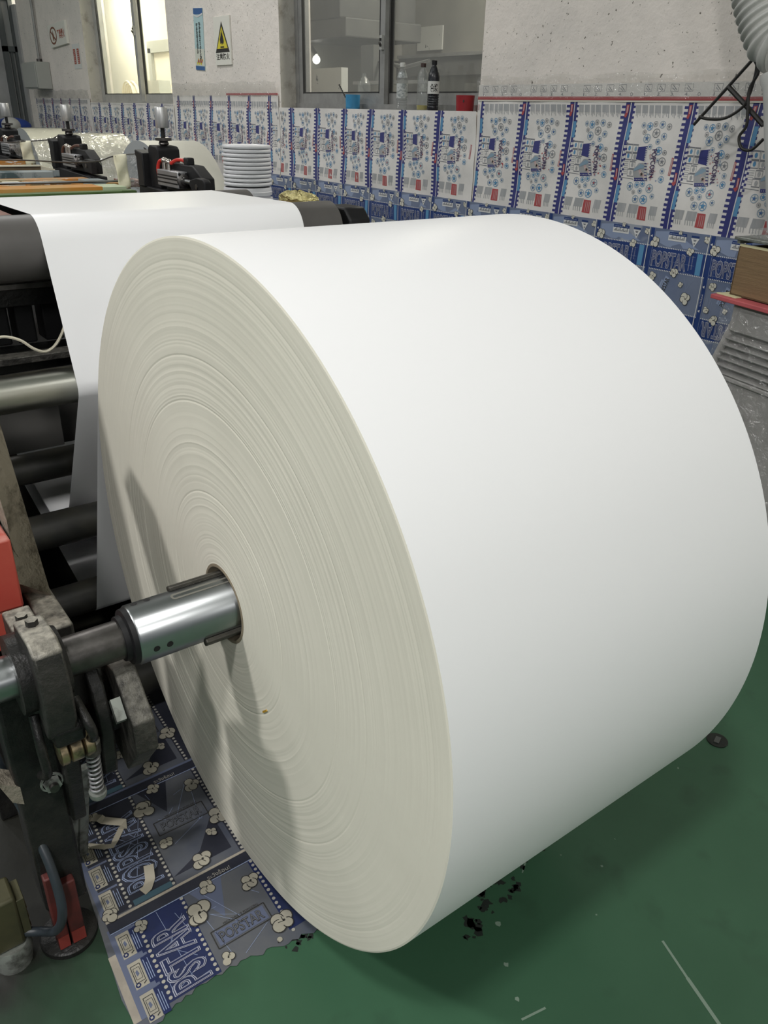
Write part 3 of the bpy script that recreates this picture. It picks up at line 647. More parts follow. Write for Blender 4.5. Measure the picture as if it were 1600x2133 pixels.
# the blue printed sheet below
BS = [4.56, 4.231, 3.91, 3.587, 3.283, 2.975, 2.67, 2.365, 2.06, 1.76, 1.465, 1.167, .87, .575, .28]
mb = MB(); BT, BB = 1.005, .30
mb.grid(lambda a, b: (W - .018 - .6 * wave(4.56 - 4.5 * a, BB + (BT - BB) * b), 4.56 - 4.5 * a, BB + (BT - BB) * b), 110, 16, 'bluegrey')
for i, YL in enumerate(BS[:-1]):
    YR = BS[i + 1]; w = YL - YR
    def fn(u, z, l): 
        y = YL - u * w / .30
        return (W - .018 - .6 * wave(y, z) - .0007 * l, y, z)
    p = Print(mb, fn)
    p.poly([(.03, .99), (.12, 1.0), (.26, .94), (.10, .935), (.03, .955)], 'fline')
    p.rect(.0, .3, .836, .93, 'bandblue', 1, 8, 3); p.rect(.0, .3, .588, .672, 'bandblue', 1, 8, 3)
    for z in (.93, .836, .672, .588):
        for k in range(34): p.rect(.003 + k * .0088, .0075 + k * .0088, z - .0025, z + .0025, 'whitep', 2)
    R = random.Random(i)
    for k in range(7): p.line((R.uniform(.03, .28), R.uniform(.60, .66)), (R.uniform(.03, .28), R.uniform(.68, .99)), .0008, 'fline', 2, 4)
    for k in range(3): p.line((.03, .85 + .03 * k), (.25, .84 + .035 * k), .0008, 'fline', 2, 4)
    p.popstar((.036, .850), (1, 0), (0, 1), .172, .062, 'letterlight', 'lettermid', 3)
    p.popstar((.215, .660), (-1, 0), (0, -1), .172, .058, 'letterlight', 'lettermid', 3)
    for k in range(14): p.rect(.222 + .0, .226, .853 + k * .005, .856 + k * .005, 'letterlight', 2); p.rect(.236, .240, .86 + k * .004, .8615 + k * .004, 'letterlight', 2)
    p.rect(.258, .284, .84, .926, 'cyan', 2, 1, 3)
    for a, b in ((.935, 1.003), (.78, .84), (.68, .78), (.6, .68), (.35, .6)): p.rect(.007, .026, a, b, 'bandblue', 3, 1, 2)
    for a in [BB + (BT - BB) * k / 10 for k in range(10)]: p.rect(-.0016, .0022, a, a + (BT - BB) / 10, 'whitep', 5); p.rect(.027, .0285, a, a + (BT - BB) / 10, 'fline', 4)
    # warning label, upside-down marks, and triangle
    p.rect(.104, .19, .984, .997, 'bandblue', 2, 2); p.rect(.102, .19, .962, .984, 'whitep', 2, 2)
    for k in range(12): p.rect(.108 + k * .0064, .112 + k * .0064, .969, .974 + .005 * (k % 3), 'greyline', 3)
    for k in range(14): p.rect(.109 + k * .0055, .112 + k * .0055, .988, .992, 'fline', 3)
    p.rect(.214, .25, .987, .994, 'bandblue', 2); p.poly([(.212, .984), (.252, .984), (.232, .948)], 'whitep', 2); p.poly([(.224, .979), (.24, .979), (.236, .972), (.228, .972)], 'greyline', 3); p.disc(.232, .963, .004, 'greyline', 3, 8)
    for u, z, r, s_ in ((.036, .948, .021, 1), (.222, .928, .016, 2), (.288, .985, .013, 3), (.16, 1.0, .009, 4), (.055, .806, .018, 5), (.158, .833, .020, 6), (.2, .79, .012, 7), (.235, .735, .024, 8), (.135, .72, .011, 9), (.05, .71, .015, 10), (.09, .675, .02, 11)):
        p.popcorn(u, z, r, 'offw', 4, s_ + i)
    p.poly([(.098, .74), (.118, .732), (.142, .81), (.122, .818)], 'fline', 3); p.poly([(.088, .745), (.097, .742), (.114, .796), (.105, .80)], 'fline', 3)
    p.text('POPSTAR', (.122, .735), (.28, .96), (-.96, .28), .072, .018, 'ink', 4, .03)
    p.text('ระวังร้อน!', (.020, .72), (0, 1), (-1, 0), .05, .009, 'whitep', 5)
    for z in (.97, .80, .70): p.poly([(.009, z), (.019, z + .006), (.019, z - .006)], 'whitep', 5)
solo('blue_printed_sheet', mb, (W, 2.3, BB), 'blue popcorn printed sheet along the lower wall behind the big roll', 'printed film', smooth=60)
# a scrap of other film pasted at its right end
mb = MB(); mb.grid(lambda a, b: (W - .028, .62 - .25 * a, .42 + .33 * b), 4, 4, 'film_base')
p = Print(mb, lambda u, v, l: (W - .028 - .0007 * l, u, v))
p.rect(.62, .52, .62, .75, 'pinkp'); p.rect(.62, .52, .61, .622, 'ink', 2)
for k in range(12): p.disc(.61 - .009 * (k % 8), .64 + .014 * (k % 7), .008, ('offw', 'whitep', 'redp')[k % 3], 2, 9)
for k in range(7): p.rect(.53, .522, .63 + k * .017, .638 + k * .017, 'ink', 3)
for u, v, r in ((.60, .585, .017), (.565, .57, .014), (.60, .545, .012), (.575, .52, .02), (.54, .55, .016), (.61, .49, .016), (.55, .47, .017)):
    p.ring(u, v, r, r * .2, 'dust_blue', 1); p.star(u, v, r * .8, 'cyan', 2)
solo('film_scrap', mb, (W, .5, .42), 'small film scrap with star rings between the blue sheet and the wrapped cooler', 'printed film', smooth=60)

# ================================================================== THE BIG ROLL AND ITS WEB
R0 = .6; RW = .661; AZ = .66
roll = thing('paper_roll', 'huge white paper roll with cream layered end face in the foreground', 'paper roll', (RW / 2, 0, AZ))
R = random.Random(3)
prof = []; n = 190; d1 = 0.
for i in range(n + 1):
    r = .072 + (R0 - .072) * i / n
    d1 = d1 * .7 + R.gauss(0, .00011)
    e = d1 + R.gauss(0, .00004)
    if R.random() < .035: e += R.choice([-.0006, .0005])
    prof.append((-e, r))
prof[-1] = (0.0012, R0); prof[-2] = (0., prof[-2][1])
mb = MB().lathe((0, 0, AZ), (1, 0, 0), prof, 'edge', 256)
part('end_face', mb, roll, 'cream end face of wound paper layers', smooth=0)
mb = MB().lathe((0, 0, AZ), (1, 0, 0), [(.0012, R0), (.2, R0), (.45, R0), (RW - .001, R0)], 'paper', 256)
part('wound_paper', mb, roll, 'smooth white outer surface', smooth=60)
mb = MB().lathe((0, 0, AZ), (1, 0, 0), [(RW - .001, R0), (RW, .3), (RW, .072)], 'edge', 128)
part('end_face', mb, roll)
mb = MB().lathe((0, 0, AZ), (1, 0, 0), [(.0, .0725), (-.001, .071), (-.001, .067), (.004, .064), (RW, .064), (RW, .0725)], 'core', 64)
part('core_tube', mb, roll, 'brown card core tube')
# amber tab between the layers
mb = MB(); a0 = math.atan2(.518 - AZ, -.133); rr = .195
pts = [(rr + .0022, a0 + t * .035) for t in (-1.6, -.8, 0, .8, 1.6)] + [(rr - .0015, a0 + t * .035) for t in (1.2, .4, -.4, -1.2)]
mb.px([(r_ * cos(a_), AZ + r_ * sin(a_)) for r_, a_ in pts], -.0016, .001, mat('amber tab', (.42, .25, .03), .5))
part('amber_tab', mb, roll, 'amber splice tab in the end face')

# rollers: (Y, Z, r)
def tang(c1, r1, s1, c2, r2, s2):
    """tangent from circle 1 to circle 2, s = +1 counter-clockwise travel, -1 clockwise"""
    dx, dy = c2[0] - c1[0], c2[1] - c1[1]; D = math.hypot(dx, dy); th = math.atan2(dy, dx)
    # travel direction phi; tangent point = c + r*n with n = direction rotated -90*s
    k = (s1 * r1 - s2 * r2) / D
    phi = th - math.asin(-k) if False else th + math.asin(k)
    q1 = (c1[0] + s1 * r1 * sin(phi), c1[1] - s1 * r1 * cos(phi)); q2 = (c2[0] + s2 * r2 * sin(phi), c2[1] - s2 * r2 * cos(phi))
    return q1, q2
RL = dict(low=(.897, .205, .045), back=(1.55, .36, .045), under=(1.09, .345, .04), silver=(.747, .852, .042), top=(.872, 1.135, .070), far=(1.345, 1.125, .072))
seq = [((0, AZ), R0, -1), (RL['low'][:2], RL['low'][2], 1), (RL['back'][:2], RL['back'][2], 1), (RL['under'][:2], RL['under'][2], -1), (RL['silver'][:2], RL['silver'][2], -1), (RL['top'][:2], RL['top'][2], -1), (RL['far'][:2], RL['far'][2], -1), ((1.50, .70), .03, -1)]
path = []; g = .0008
segs = [tang(seq[i][0], seq[i][1] + g, seq[i][2], seq[i + 1][0], seq[i + 1][1] + g, seq[i + 1][2]) for i in range(len(seq) - 1)]
for i, (a, b) in enumerate(segs):
    if i > 0:
        c, r_, s_ = seq[i]; r_ += g
        t0 = math.atan2(segs[i - 1][1][1] - c[1], segs[i - 1][1][0] - c[0]); t1 = math.atan2(a[1] - c[1], a[0] - c[0])
        while s_ * (t1 - t0) < 0: t1 += s_ * 2 * PI
        for k in range(1, 12): tt = t0 + (t1 - t0) * k / 12; path.append((c[0] + r_ * cos(tt), c[1] + r_ * sin(tt)))
    path.append(a)
    for k in (1, 2, 3): path.append((a[0] + (b[0] - a[0]) * k / 4, a[1] + (b[1] - a[1]) * k / 4))
    path.append(b)
mb = MB(); wx0, wx1 = .001, .660; th = .0004
vs = []
for y, z in path: vs += [(wx0, y, z), (wx1, y, z)]
mb.add(vs, [(2 * i, 2 * i + 1, 2 * i + 3, 2 * i + 2) for i in range(len(path) - 1)], 'paper')
web = solo('paper_web', mb, (.33, .9, .7), 'white paper web running from the roll over the rollers into the press', 'paper web', smooth=50)

def roller(key, x0, x1, m, name, label, ends='steel', jr=.018):
    y, z, r = RL[key] if isinstance(key, str) else key
    t = thing(name, label, 'roller', ((x0 + x1) / 2, y, z))
    part('roller_body', MB().lathe((x0, y, z), (1, 0, 0), [(0, .0001), (0, r - .003), (.003, r), (x1 - x0 - .003, r), (x1 - x0, r - .003), (x1 - x0, .0001)], m, 64), t)
    part('journal', MB().cyl((x0 - .038, y, z), (x0, y, z), jr, ends), t); part('journal', MB().cyl((x1, y, z), (x1 + .038, y, z), jr, ends), t)
    return t
roller('top', -.30, .785, 'bigroll', 'guide_roller', 'large dark grey roller under the front fold of the web')
roller('far', -.30, .78, 'bigroll', 'guide_roller', 'dark grey roller at the far edge of the white web top')
roller('silver', -.30, .80, 'silver', 'guide_roller', 'shiny silver roller at the left edge of the photo')
roller((.95, .588, .039), -.30, .80, 'roller', 'guide_roller', 'black roller just below the silver roller')
roller((.90, .427, .046), -.30, .80, 'roller', 'guide_roller', 'brown tinged black roller between two other black rollers')
roller('low', -.30, .80, 'roller', 'guide_roller', 'lowest black roller, above the shaft')
roller('back', -.30, .80, 'roller', 'guide_roller', 'black idler hidden at the back of the lower web run')
roller('under', -.30, .80, 'roller', 'guide_roller', 'thin black idler behind the middle black roller', jr=.012)
roller((.60, .100, .045), -.30, .80, 'roller', 'guide_roller', 'black tie roller behind the steel shaft, nearest the floor')

# ================================================================== SHAFT AND STAND
sh = thing('air_shaft', 'steel expanding shaft through the core of the big roll', 'shaft', (0, 0, AZ))
def ax(x): return (x, 0, AZ)
mb = MB().lathe(ax(-.385), (1, 0, 0), [(0, .0001), (0, .030), (.002, .032), (1.36, .032), (1.36, .0001)], 'steel', 48); part('rod', mb, sh, 'worn dark steel rod')
mb = MB().lathe(ax(-.165), (1, 0, 0), [(0, .030), (0, .048), (.003, .050), (.90, .050), (.90, .03)], 'chrome', 96); part('sleeve', mb, sh, 'polished silver sleeve')
mb = MB().lathe(ax(-.183), (1, 0, 0), [(0, .032), (0, .037), (.008, .038), (.010, .046), (.0185, .0475), (.0185, .032)], 'matte_black', 64); part('collar', mb, sh, 'black collar at the sleeve end')
def lug(phi, x0, x1, h, m, w=.007):
    c = Vector((0, -sin(phi), cos(phi))); t = Vector((0, cos(phi), sin(phi)))
    b = MB(); b.obox(Vector(ax((x0 + x1) / 2)) + c * (.049 + h / 2), Vector(((x1 - x0) / 2, 0, 0)), t * w, c * (h / 2), m)
    return b
D = math.radians
part('expansion_lug', lug(D(-24), -.088, .3, .009, 'lugmat', .008), sh, bev=.003, label='raised dark lug on top')
part('expansion_lug', lug(D(128), -.058, .3, .010, 'lugmat', .008), sh, bev=.003, label='raised dark lug underneath')
part('expansion_lug', lug(D(240), -.07, .3, .009, 'steel'), sh, bev=.003)
def slot_mesh(phi, x0, x1, w, m):
    b = MB(); pts = []
    L_ = [(x0 + w * (1 - cos(t)), w * sin(t)) for t in [PI * (-.5) + PI * k / 8 for k in range(9)]]
    L_ = [(x0 + w - w * cos(t), w * sin(t)) for t in [PI / 2 - PI * k / 10 for k in range(11)]] + [(x1, -w), (x1, w)]
    vs = []
    for x, s_ in L_:
        a = phi + s_ / .05; vs.append((x, -sin(a) * .0504, AZ + cos(a) * .0504))
    return b.poly(vs, m)
b = slot_mesh(D(7), -.094, .02, .0075, mat('slot grey', (.20, .195, .17), .6, .3)); part('slot', b, sh, 'grey slot in the sleeve', smooth=0)
for phi, x in ((97, -.141), (97, -.119), (-12, -.150), (-12, -.128)):
    b = MB(); vs = []
    for k in range(16):
        t = 2 * PI * k / 16; a = D(phi) + .0055 * sin(t) / .05; vs.append((x + .0055 * cos(t), -sin(a) * .0503, AZ + cos(a) * .0503))
    part('screw_hole', b.poly(vs, 'matte_black'), sh, smooth=0)
part('coupling', MB().lathe(ax(-.43), (1, 0, 0), [(0, .001), (0, .030), (.05, .031), (.05, .027), (.055, .027), (.055, .033), (.10, .033), (.10, .02)], 'chrome', 48), sh, 'bright coupling at the outer end')

st = thing('roll_stand', 'oily black stand with red foot holding the shaft of the big roll', 'stand', (-.34, .08, 0))
blk = [(.12, .60), (.12, .70), (.035, .703), (.025, .735), (-.055, .743), (-.080, .731), (-.095, .672), (-.092, .615), (-.07, .575), (.08, .57)]
part('bearing_block', MB().px(blk, -.326, -.284, 'dusty'), st, 'dust topped bearing block', bev=.004)
for y in (.075, -.005): part('bolt_head', MB().cyl((-.305, y, .700), (-.305, y, .748 if y < 0 else .712), .009, 'dusty', 6), st)
part('bearing_flange', MB().lathe(ax(-.345), (1, 0, 0), [(0, .034), (0, .062), (.02, .062), (.02, .034)], 'black', 48), st)
part('bearing_flange', MB().lathe(ax(-.284), (1, 0, 0), [(0, .034), (0, .058), (.012, .054), (.012, .034)], 'black', 48), st)
part('clamp_yoke', MB().px([(-.060, .60), (-.078, .585), (-.070, .552), (-.03, .545), (.06, .52), (.08, .58)], -.318, -.272, 'black'), st, bev=.006)
for pts in ([(-.333, -.03, .60), (-.336, -.055, .55), (-.333, -.04, .49), (-.333, .03, .43)], [(-.276, -.05, .62), (-.268, -.085, .585), (-.264, -.075, .555), (-.262, -.042, .528)]): part('clamp_link', MB().tube(smooth_path(pts), .0075, 'black'), st)
for x0, x1 in ((-.312, -.298), (-.296, -.276), (-.274, -.258)):
    part('cam_roller', MB().lathe((x0, -.035, .518), (1, 0, 0), [(0, .001), (0, .020), (.002, .023), (x1 - x0 - .002, .023), (x1 - x0, .020), (x1 - x0, .001)], 'brass', 28), st, 'worn brass coloured cam roller')
part('post', MB().box(-.372, -.298, .045, .125, .10, .60, 'black'), st, bev=.006)
part('link_plate', MB().px([(-.02, .50), (.0, .535), (.10, .55), (.12, .30), (.03, .30)], -.300, -.276, 'black'), st, bev=.004)
b = MB().lathe((-.318, .046, .395), (0, -1, 0), [(0, .001), (0, .019), (.004, .019), (.004, .0155), (.0045, .0155)], 'galv', 32); b.lathe((-.318, .042, .395), (0, -1, 0), [(0, .0155), (.010, .0145), (.010, .001)], 'galv', 6); b.cyl((-.318, .034, .395), (-.318, .024, .395), .008, 'steel', 16)
part('bolt', b, st, 'bright hexagon bolt with washer')
# hook arm beside the roll
hook = [(.036, .600), (-.004, .609), (-.072, .541), (-.074, .482), (.0, .392), (.08, .42), (.10, .55)]
part('hook_arm', MB().px(hook, -.202, -.166, 'hookiron'), st, 'grimy wedge shaped hook arm', bev=.003)
part('hook_cheek', MB().px([(.015, .630), (-.020, .60), (-.040, .52), (-.02, .42), (.06, .36), (.12, .42), (.09, .57)], -.245, -.222, 'black'), st, bev=.004)
part('hook_pivot', MB().cyl((-.27, .03, .50), (-.16, .03, .50), .03, 'black'), st)
part('wear_pad', MB().px([(-.030, .575), (-.052, .545), (-.044, .535), (-.020, .565)], -.220, -.204, 'galv'), st, 'shiny worn patch between the arm plates')
# spring rod
rod = part('spring_rod', MB().cyl((-.262, -.022, .385), (-.262, -.042, .535), .005, 'steel', 12), st)
pts = [(-.262 + .0095 * cos(t), -.024 - .014 * (t / (2 * PI * 9)) + .0095 * sin(t), .40 + .095 * t / (2 * PI * 9)) for t in [2 * PI * 9 * k / 200 for k in range(201)]]
part('spring', MB().tube(pts, .0022, 'alu', 8), st, 'coil spring')
part('spring_cup', MB().lathe((-.262, -.022, .388), (0, -.15, 1), [(0, .001), (0, .0135), (.005, .0145), (.012, .0145), (.012, .001)], 'galv', 20), st); part('spring_cup', MB().lathe((-.262, -.038, .496), (0, -.15, 1), [(0, .001), (0, .014), (.026, .014), (.03, .010), (.03, .001)], 'hookiron', 20), st)
for x, y in ((-.283, .215), (-.260, .222)): part('strut', MB().obox((x + .012, y, .125), (.0105, .0, 0), (0, .009, 0), (.016, -.01, .122), 'galv'), st, 'scuffed grey strut tube', bev=.003)
part('column', MB().box(-.366, -.314, .055, .105, .05, .12, 'redold'), st, bev=.004)
for x0, x1, z1 in ((-.368, -.347, .20), (-.344, -.318, .17)):
    part('gusset', MB().box(x0, x1, .028, .056, .013, z1, 'redold'), st, 'oily red gusset rib', bev=.003)
    part('paint_patch', MB().box(x0 + .001, x1 - .001, .0265, .0285, .015, .045, mat('dull red patch', (.22, .032, .024), .6)), st, 'brighter red patch low on the rib')
part('foot_plate', MB().lathe((-.343, .062, 0), (0, 0, 1), [(0, .001), (0, .052), (.010, .052), (.013, .048), (.013, .001)], 'black', 48), st, 'round black foot plate')
# dusty gusset behind the post on the left
part('dusty_wedge', MB().py([(-.398, .437), (-.366, .41), (-.366, .372), (-.382, .385)], .044, .09, 'tan'), st, 'dust caked wedge on the post')

mb = MB().tube(smooth_path([(-.392, .15, .50), (-.376, .122, .37), (-.362, .085, .30), (-.352, .03, .235), (-.352, .0, .15), (-.365, .02, .08), (-.392, .05, .062), (-.43, .07, .07)]), .0085, 'hose', 12)
solo('air_hose', mb, (-.37, .05, .06), 'blue grey hose looping down beside the stand post', 'hose')
va = thing('air_valve', 'tarnished brass valve block at the lower left corner', 'valve', (-.45, .08, 0))
part('valve_body', MB().box(-.475, -.415, .05, .11, .05, .17, 'brassdark'), va, bev=.006)
b = MB().box(-.415, -.402, .055, .105, .062, .155, 'brassdark'); 
for z in (.075, .10, .125): b.box(-.4015, -.400, .058, .102, z, z + .003, 'brass')
part('valve_plate', b, va, bev=.002)
part('valve_cup', MB().lathe((-.44, .07, .0), (0, 0, 1), [(0, .001), (0, .032), (.03, .036), (.05, .030), (.05, .001)], 'galv', 28), va)

# unwinder side frame on the left
fr = thing('unwinder_frame', 'dusty inclined frame with red box above the stand at left edge', 'machine frame', (-.27, .3, 0))
def slab(pts, dx, dy, dz, m):
    n = len(pts); b = MB()
    vs = [Vector(p) for p in pts] + [Vector(p) + Vector((dx, dy, dz)) for p in pts]
    return b.add(vs, [list(range(n)), list(range(n, 2 * n))[::-1]] + [(i, n + i, n + (i + 1) % n, (i + 1) % n) for i in range(n)], m)
part('inclined_plate', slab([(-.222, .455, .985), (-.222, .352, .800), (-.222, .255, .625), (-.268, .270, .655), (-.272, .235, .800), (-.272, .360, .985)], .0, .05, -.05, 'tan'), fr, 'dust caked inclined plate')
part('red_box', MB().box(-.42, -.276, .212, .36, .642, .775, 'red'), fr, 'red painted box', bev=.004)
part('red_box', MB().box(-.42, -.277, .215, .36, .565, .640, 'red'), fr, bev=.003)
part('clamp_foot', MB().box(-.262, -.215, .15, .32, .55, .62, 'dusty'), fr, bev=.006)
part('frame_leg', MB().box(-.30, -.225, .30, .40, 0, .60, 'black'), fr, bev=.005)

# ================================================================== PRESS BODY
pr = thing('press_body', 'black press framework under the white web and ink stations', 'press', (.4, 2.5, 0))
part('side_plate', MB().px([(.56, 0), (.56, .95), (.70, 1.02), (.945, 1.02), (.945, 1.149), (1.34, 1.149), (1.34, 1.02), (5.2, 1.02), (5.2, 0)], .84, .88, 'black'), pr, bev=.004)
part('side_plate', MB().px([(.42, 0), (.42, .50), (.62, 1.20), (1.5, 1.20), (1.5, 1.04), (5.2, 1.04), (5.2, 0)], -.38, -.34, 'black'), pr, bev=.004)  # unseen left plate, added to keep side light off the lower web runs
part('bed', MB().box(-.34, .84, 1.75, 5.2, .3, 1.02, 'black'), pr, bev=.005)
part('deck_plate', MB().box(-.34, -.004, .95, 1.27, 1.182, 1.190, 'rustplate'), pr)
b = MB().box(-.34, .84, .99, 1.03, .985, 1.045, 'black'); part('cross_beam', b, pr, bev=.003); part('beam_lip', MB().box(-.34, .84, .962, .9895, 1.030, 1.045, 'steel'), pr, bev=.002)
b = MB().box(-.34, .84, .96, 1.03, .835, .885, 'black'); part('cross_beam', b, pr, bev=.003); part('beam_lip', MB().box(-.34, .84, .91, .9595, .868, .885, 'hookiron'), pr, bev=.002)
for x in (-.095, -.035, .03, .12): part('bracket', MB().box(x, x + .045, 1.031, 1.10, .886, 1.0, 'matte_black'), pr, bev=.004)
part('back_sheet', MB().box(-.34, .84, 1.64, 1.66, .05, 1.10, mat('soiled grey sheet', (.16, .155, .145), .6, col2=(.11, .105, .10), ns=3)), pr, smooth=0)
b = MB().box(-.2, .12, 1.40, 1.42, .46, .70, mat('dull grey guard', (.22, .215, .20), .6)); part('guard', b, pr)
mb = MB().tube(smooth_path([(.042, .86, .975), (.028, .855, .948), (.006, .85, .920), (-.02, .845, .908), (-.045, .845, .918), (-.07, .85, .94), (-.10, .86, .950), (-.13, .87, .945)], 6), .0035, 'cream', 6)
solo('paper_strap', mb, (-.04, .85, .9), 'cream paper strap sagging across the dark frame below the large roller', 'strap')

# frame top at the right with the foil loaf, and bearing
mb = MB().box(.69, .88, .96, 1.265, 1.150, 1.170, 'rustplate')
solo('frame_top_plate', mb, (.85, 1.1, 0), 'worn red brown plate right of the web carrying the gold parcel', 'plate', smooth=0, bev=.003)
R = random.Random(5); FX, FY = .79, 1.045
mb = MB().sphere((FX, FY, 1.192), .1, 'gold', 28, 16, .36, .98, .23)
mb.v = [(x + R.uniform(-.0035, .0035), y + R.uniform(-.0035, .0035), max(1.1702, z + R.uniform(-.004, .004))) for x, y, z in mb.v]
solo('foil_parcel', mb, (FX, FY, 1.17), 'crumpled gold foil parcel lying on the red brown plate', 'parcel', smooth=25)
t = thing('roller_bearing', 'black bearing housing at the right end of the large grey roller', 'bearing', (.84, .87, 1.02))
part('housing', MB().px([(.80, 1.021), (.80, 1.16), (.83, 1.19), (.92, 1.19), (.943, 1.17), (.943, 1.021)], .805, .872, 'matte_black'), t, bev=.006)
part('adjuster', MB().cyl((.838, .80, 1.13), (.838, .74, 1.125), .011, 'nickel'), t)

# ink stations beyond the web
mb = MB().box(-.5, .815, 2.40, 2.46, 1.088, 1.110, 'green'); mb.poly([(.75, 2.399, 1.089), (.75, 2.399, 1.111), (.81, 2.399, 1.111), (.81, 2.399, 1.089)], 'green')
solo('green_beam', mb, (.2, 2.43, 1.09), 'green painted bar along the far edge of the white web', 'bar', smooth=0, bev=.003)
mb = MB().box(-.5, .70, 2.48, 2.62, 1.095, 1.122, 'orange'); mb.box(.70, .80, 2.48, 2.62, 1.095, 1.120, mat('pale green stain', (.5, .58, .4), .5)); mb.box(-.5, .80, 2.479, 2.481, 1.093, 1.098, 'cream')
solo('ink_tray', mb, (.2, 2.55, 1.09), 'orange stained tray lying behind the green bar', 'tray', smooth=0, bev=.003)
mb = MB()
R = random.Random(9)
for k in range(18):
    x = -.5 + k * .08; mb.box(x, x + R.uniform(.06, .10), 2.66 + R.uniform(0, .02), 2.80, 1.10 + R.uniform(-.006, .004), 1.126 + R.uniform(-.006, .006), R.choice(['inkmix', 'inkmix', 'orange', 'inkblue', 'cream', 'chrome', 'rustplate']))
mb.box(-.5, .755, 2.82, 2.9, 1.108, 1.130, 'inkmix'); mb.tube([(-.5, 2.65, 1.128), (.3, 2.65, 1.130), (.90, 2.65, 1.128)], .005, 'chrome')
solo('doctor_blade_unit', mb, (.2, 2.75, 1.09), 'ink smeared blade holder with yellow and orange stains', 'blade holder', smooth=0, bev=.002)
mb = MB().box(-.5, .64, 2.95, 3.06, 1.118, 1.152, 'inkblue'); mb.px([(3.06, 1.12), (3.06, 1.15), (3.12, 1.14), (3.12, 1.11)], -.5, .70, 'inkblue')
solo('ink_trough', mb, (.1, 3.0, 1.1), 'blue grey ink stained trough behind the blade holder', 'trough', smooth=0, bev=.003)
mb = MB().box(-.5, .655, 3.20, 3.26, 1.138, 1.160, 'brownbar'); mb.box(-.5, .65, 3.19, 3.2, 1.158, 1.166, 'cream'); mb.py([(.655, 1.138), (.655, 1.162), (.72, 1.145), (.72, 1.130)], 3.20, 3.26, 'cream')
solo('wooden_bar', mb, (.1, 3.23, 1.13), 'brown bar with cream edge behind the ink trough', 'bar', smooth=0, bev=.002)
mb = MB().box(-.5, .64, 3.4, 3.5, 1.14, 1.175, 'inkmix'); solo('ink_tray', mb, (.1, 3.45, 1.14), 'stained tray farthest back at the left edge', 'tray', smooth=0, bev=.003)

# the three impression heads
hd = thing('pressure_head', 'black clamp head with red hoses, nearest of three behind the web', 'clamp head', (.82, 2.05, 1.021), 'clamp heads along the press')
part('base_block', MB().px([(1.68, 1.021), (1.70, 1.13), (2.28, 1.145), (2.30, 1.021)], .782, .86, 'matte_black'), hd, bev=.004)
part('column_block', MB().px([(2.20, 1.14), (2.20, 1.262), (2.275, 1.272), (2.275, 1.252), (2.265, 1.245), (2.265, 1.14)], .775, .845, 'matte_black'), hd, bev=.004)
part('head_block', MB().px([(2.10, 1.14), (2.10, 1.278), (2.115, 1.288), (2.18, 1.292), (2.195, 1.28), (2.195, 1.14)], .80, .89, 'matte_black'), hd, bev=.004)
cy = part('air_cylinder', MB().box(.762, .802, 1.84, 2.03, 1.160, 1.216, 'alu'), hd, 'silver ribbed air cylinder', bev=.003)
for z in (1.172, 1.186, 1.196): part('groove', MB().box(.7613, .764, 1.845, 2.025, z, z + .005, 'matte_black'), cy)
for x, z in ((.769, 1.167), (.795, 1.167), (.769, 1.209), (.795, 1.209)): part('bolt', MB().cyl((x, 1.841, z), (x, 1.836, z), .0045, 'matte_black', 12), cy)
part('cylinder_collar', MB().lathe((.783, 1.841, 1.186), (0, -1, 0), [(0, .024), (.008, .023), (.011, .016), (.02, .013), (.02, .001)], 'steel', 32), hd)
part('piston_rod', MB().cyl((.783, 1.83, 1.186), (.783, 1.75, 1.186), .008, 'chrome'), hd, 'bright piston rod')
part('clevis', MB().px([(1.635, 1.146), (1.635, 1.196), (1.65, 1.204), (1.70, 1.206), (1.755, 1.196), (1.765, 1.18), (1.73, 1.15)], .770, .795, 'matte_black'), hd, bev=.003)
part('pivot_pin', MB().cyl((.767, 1.70, 1.177), (.80, 1.70, 1.177), .009, 'steel'), hd)
part('arm', MB().px([(1.72, 1.14), (1.72, 1.20), (1.80, 1.238), (1.97, 1.24), (2.05, 1.22), (2.05, 1.14)], .803, .85, 'matte_black'), hd, bev=.004)
part('screw', MB().cyl((.845, 2.14, 1.285), (.845, 2.14, 1.37), .008, 'black', 16), hd)
part('lock_ring', MB().lathe((.845, 2.14, 1.290), (0, 0, 1), [(0, .013), (.006, .020), (.016, .016), (.018, .031), (.028, .031), (.028, .010)], 'steel', 32), hd)
part('hand_knob', MB().lathe((.845, 2.14, 1.352), (0, 0, 1), [(0, .001), (0, .023), (.003, .025), (.069, .025), (.072, .023), (.072, .001)], 'aluknob', 32), hd, 'silver cylinder knob on top')
for y, h_ in ((2.005, .026), (1.965, .022)):
    b = MB().cyl((.785, y, 1.216), (.785, y, 1.216 + h_), .009, 'nickel', 14); b.sphere((.785, y, 1.220 + h_), .0115, 'nickel'); part('hose_fitting', b, hd, 'nickel elbow fitting')
part('air_hose', MB().tube(smooth_path([(.782, 2.01, 1.247), (.776, 2.03, 1.240), (.772, 2.04, 1.215), (.776, 2.04, 1.18)]), .0065, 'redhose'), hd, 'red hose')
part('air_hose', MB().tube(smooth_path([(.79, 1.955, 1.238), (.80, 1.93, 1.250), (.81, 1.90, 1.252), (.82, 1.875, 1.245)]), .0065, 'redhose'), hd, 'red hose')
part('valve', MB().box(.805, .835, 1.845, 1.88, 1.236, 1.262, 'matte_black'), hd, bev=.005)
for dy, lab in ((1.18, 'black clamp head with brown hoses, middle of three behind the web'), (2.36, 'black clamp head cut by the left edge, farthest of three')):
    c = copy_thing(hd, (0, dy, 0), lab)
    for ch in bpy.data.objects:
        if ch.parent == c and ch.name.startswith('air_hose'):
            ch.data = ch.data.copy(); ch.data.materials[0] = M['brownrub']; ch['label'] = 'brown hose'

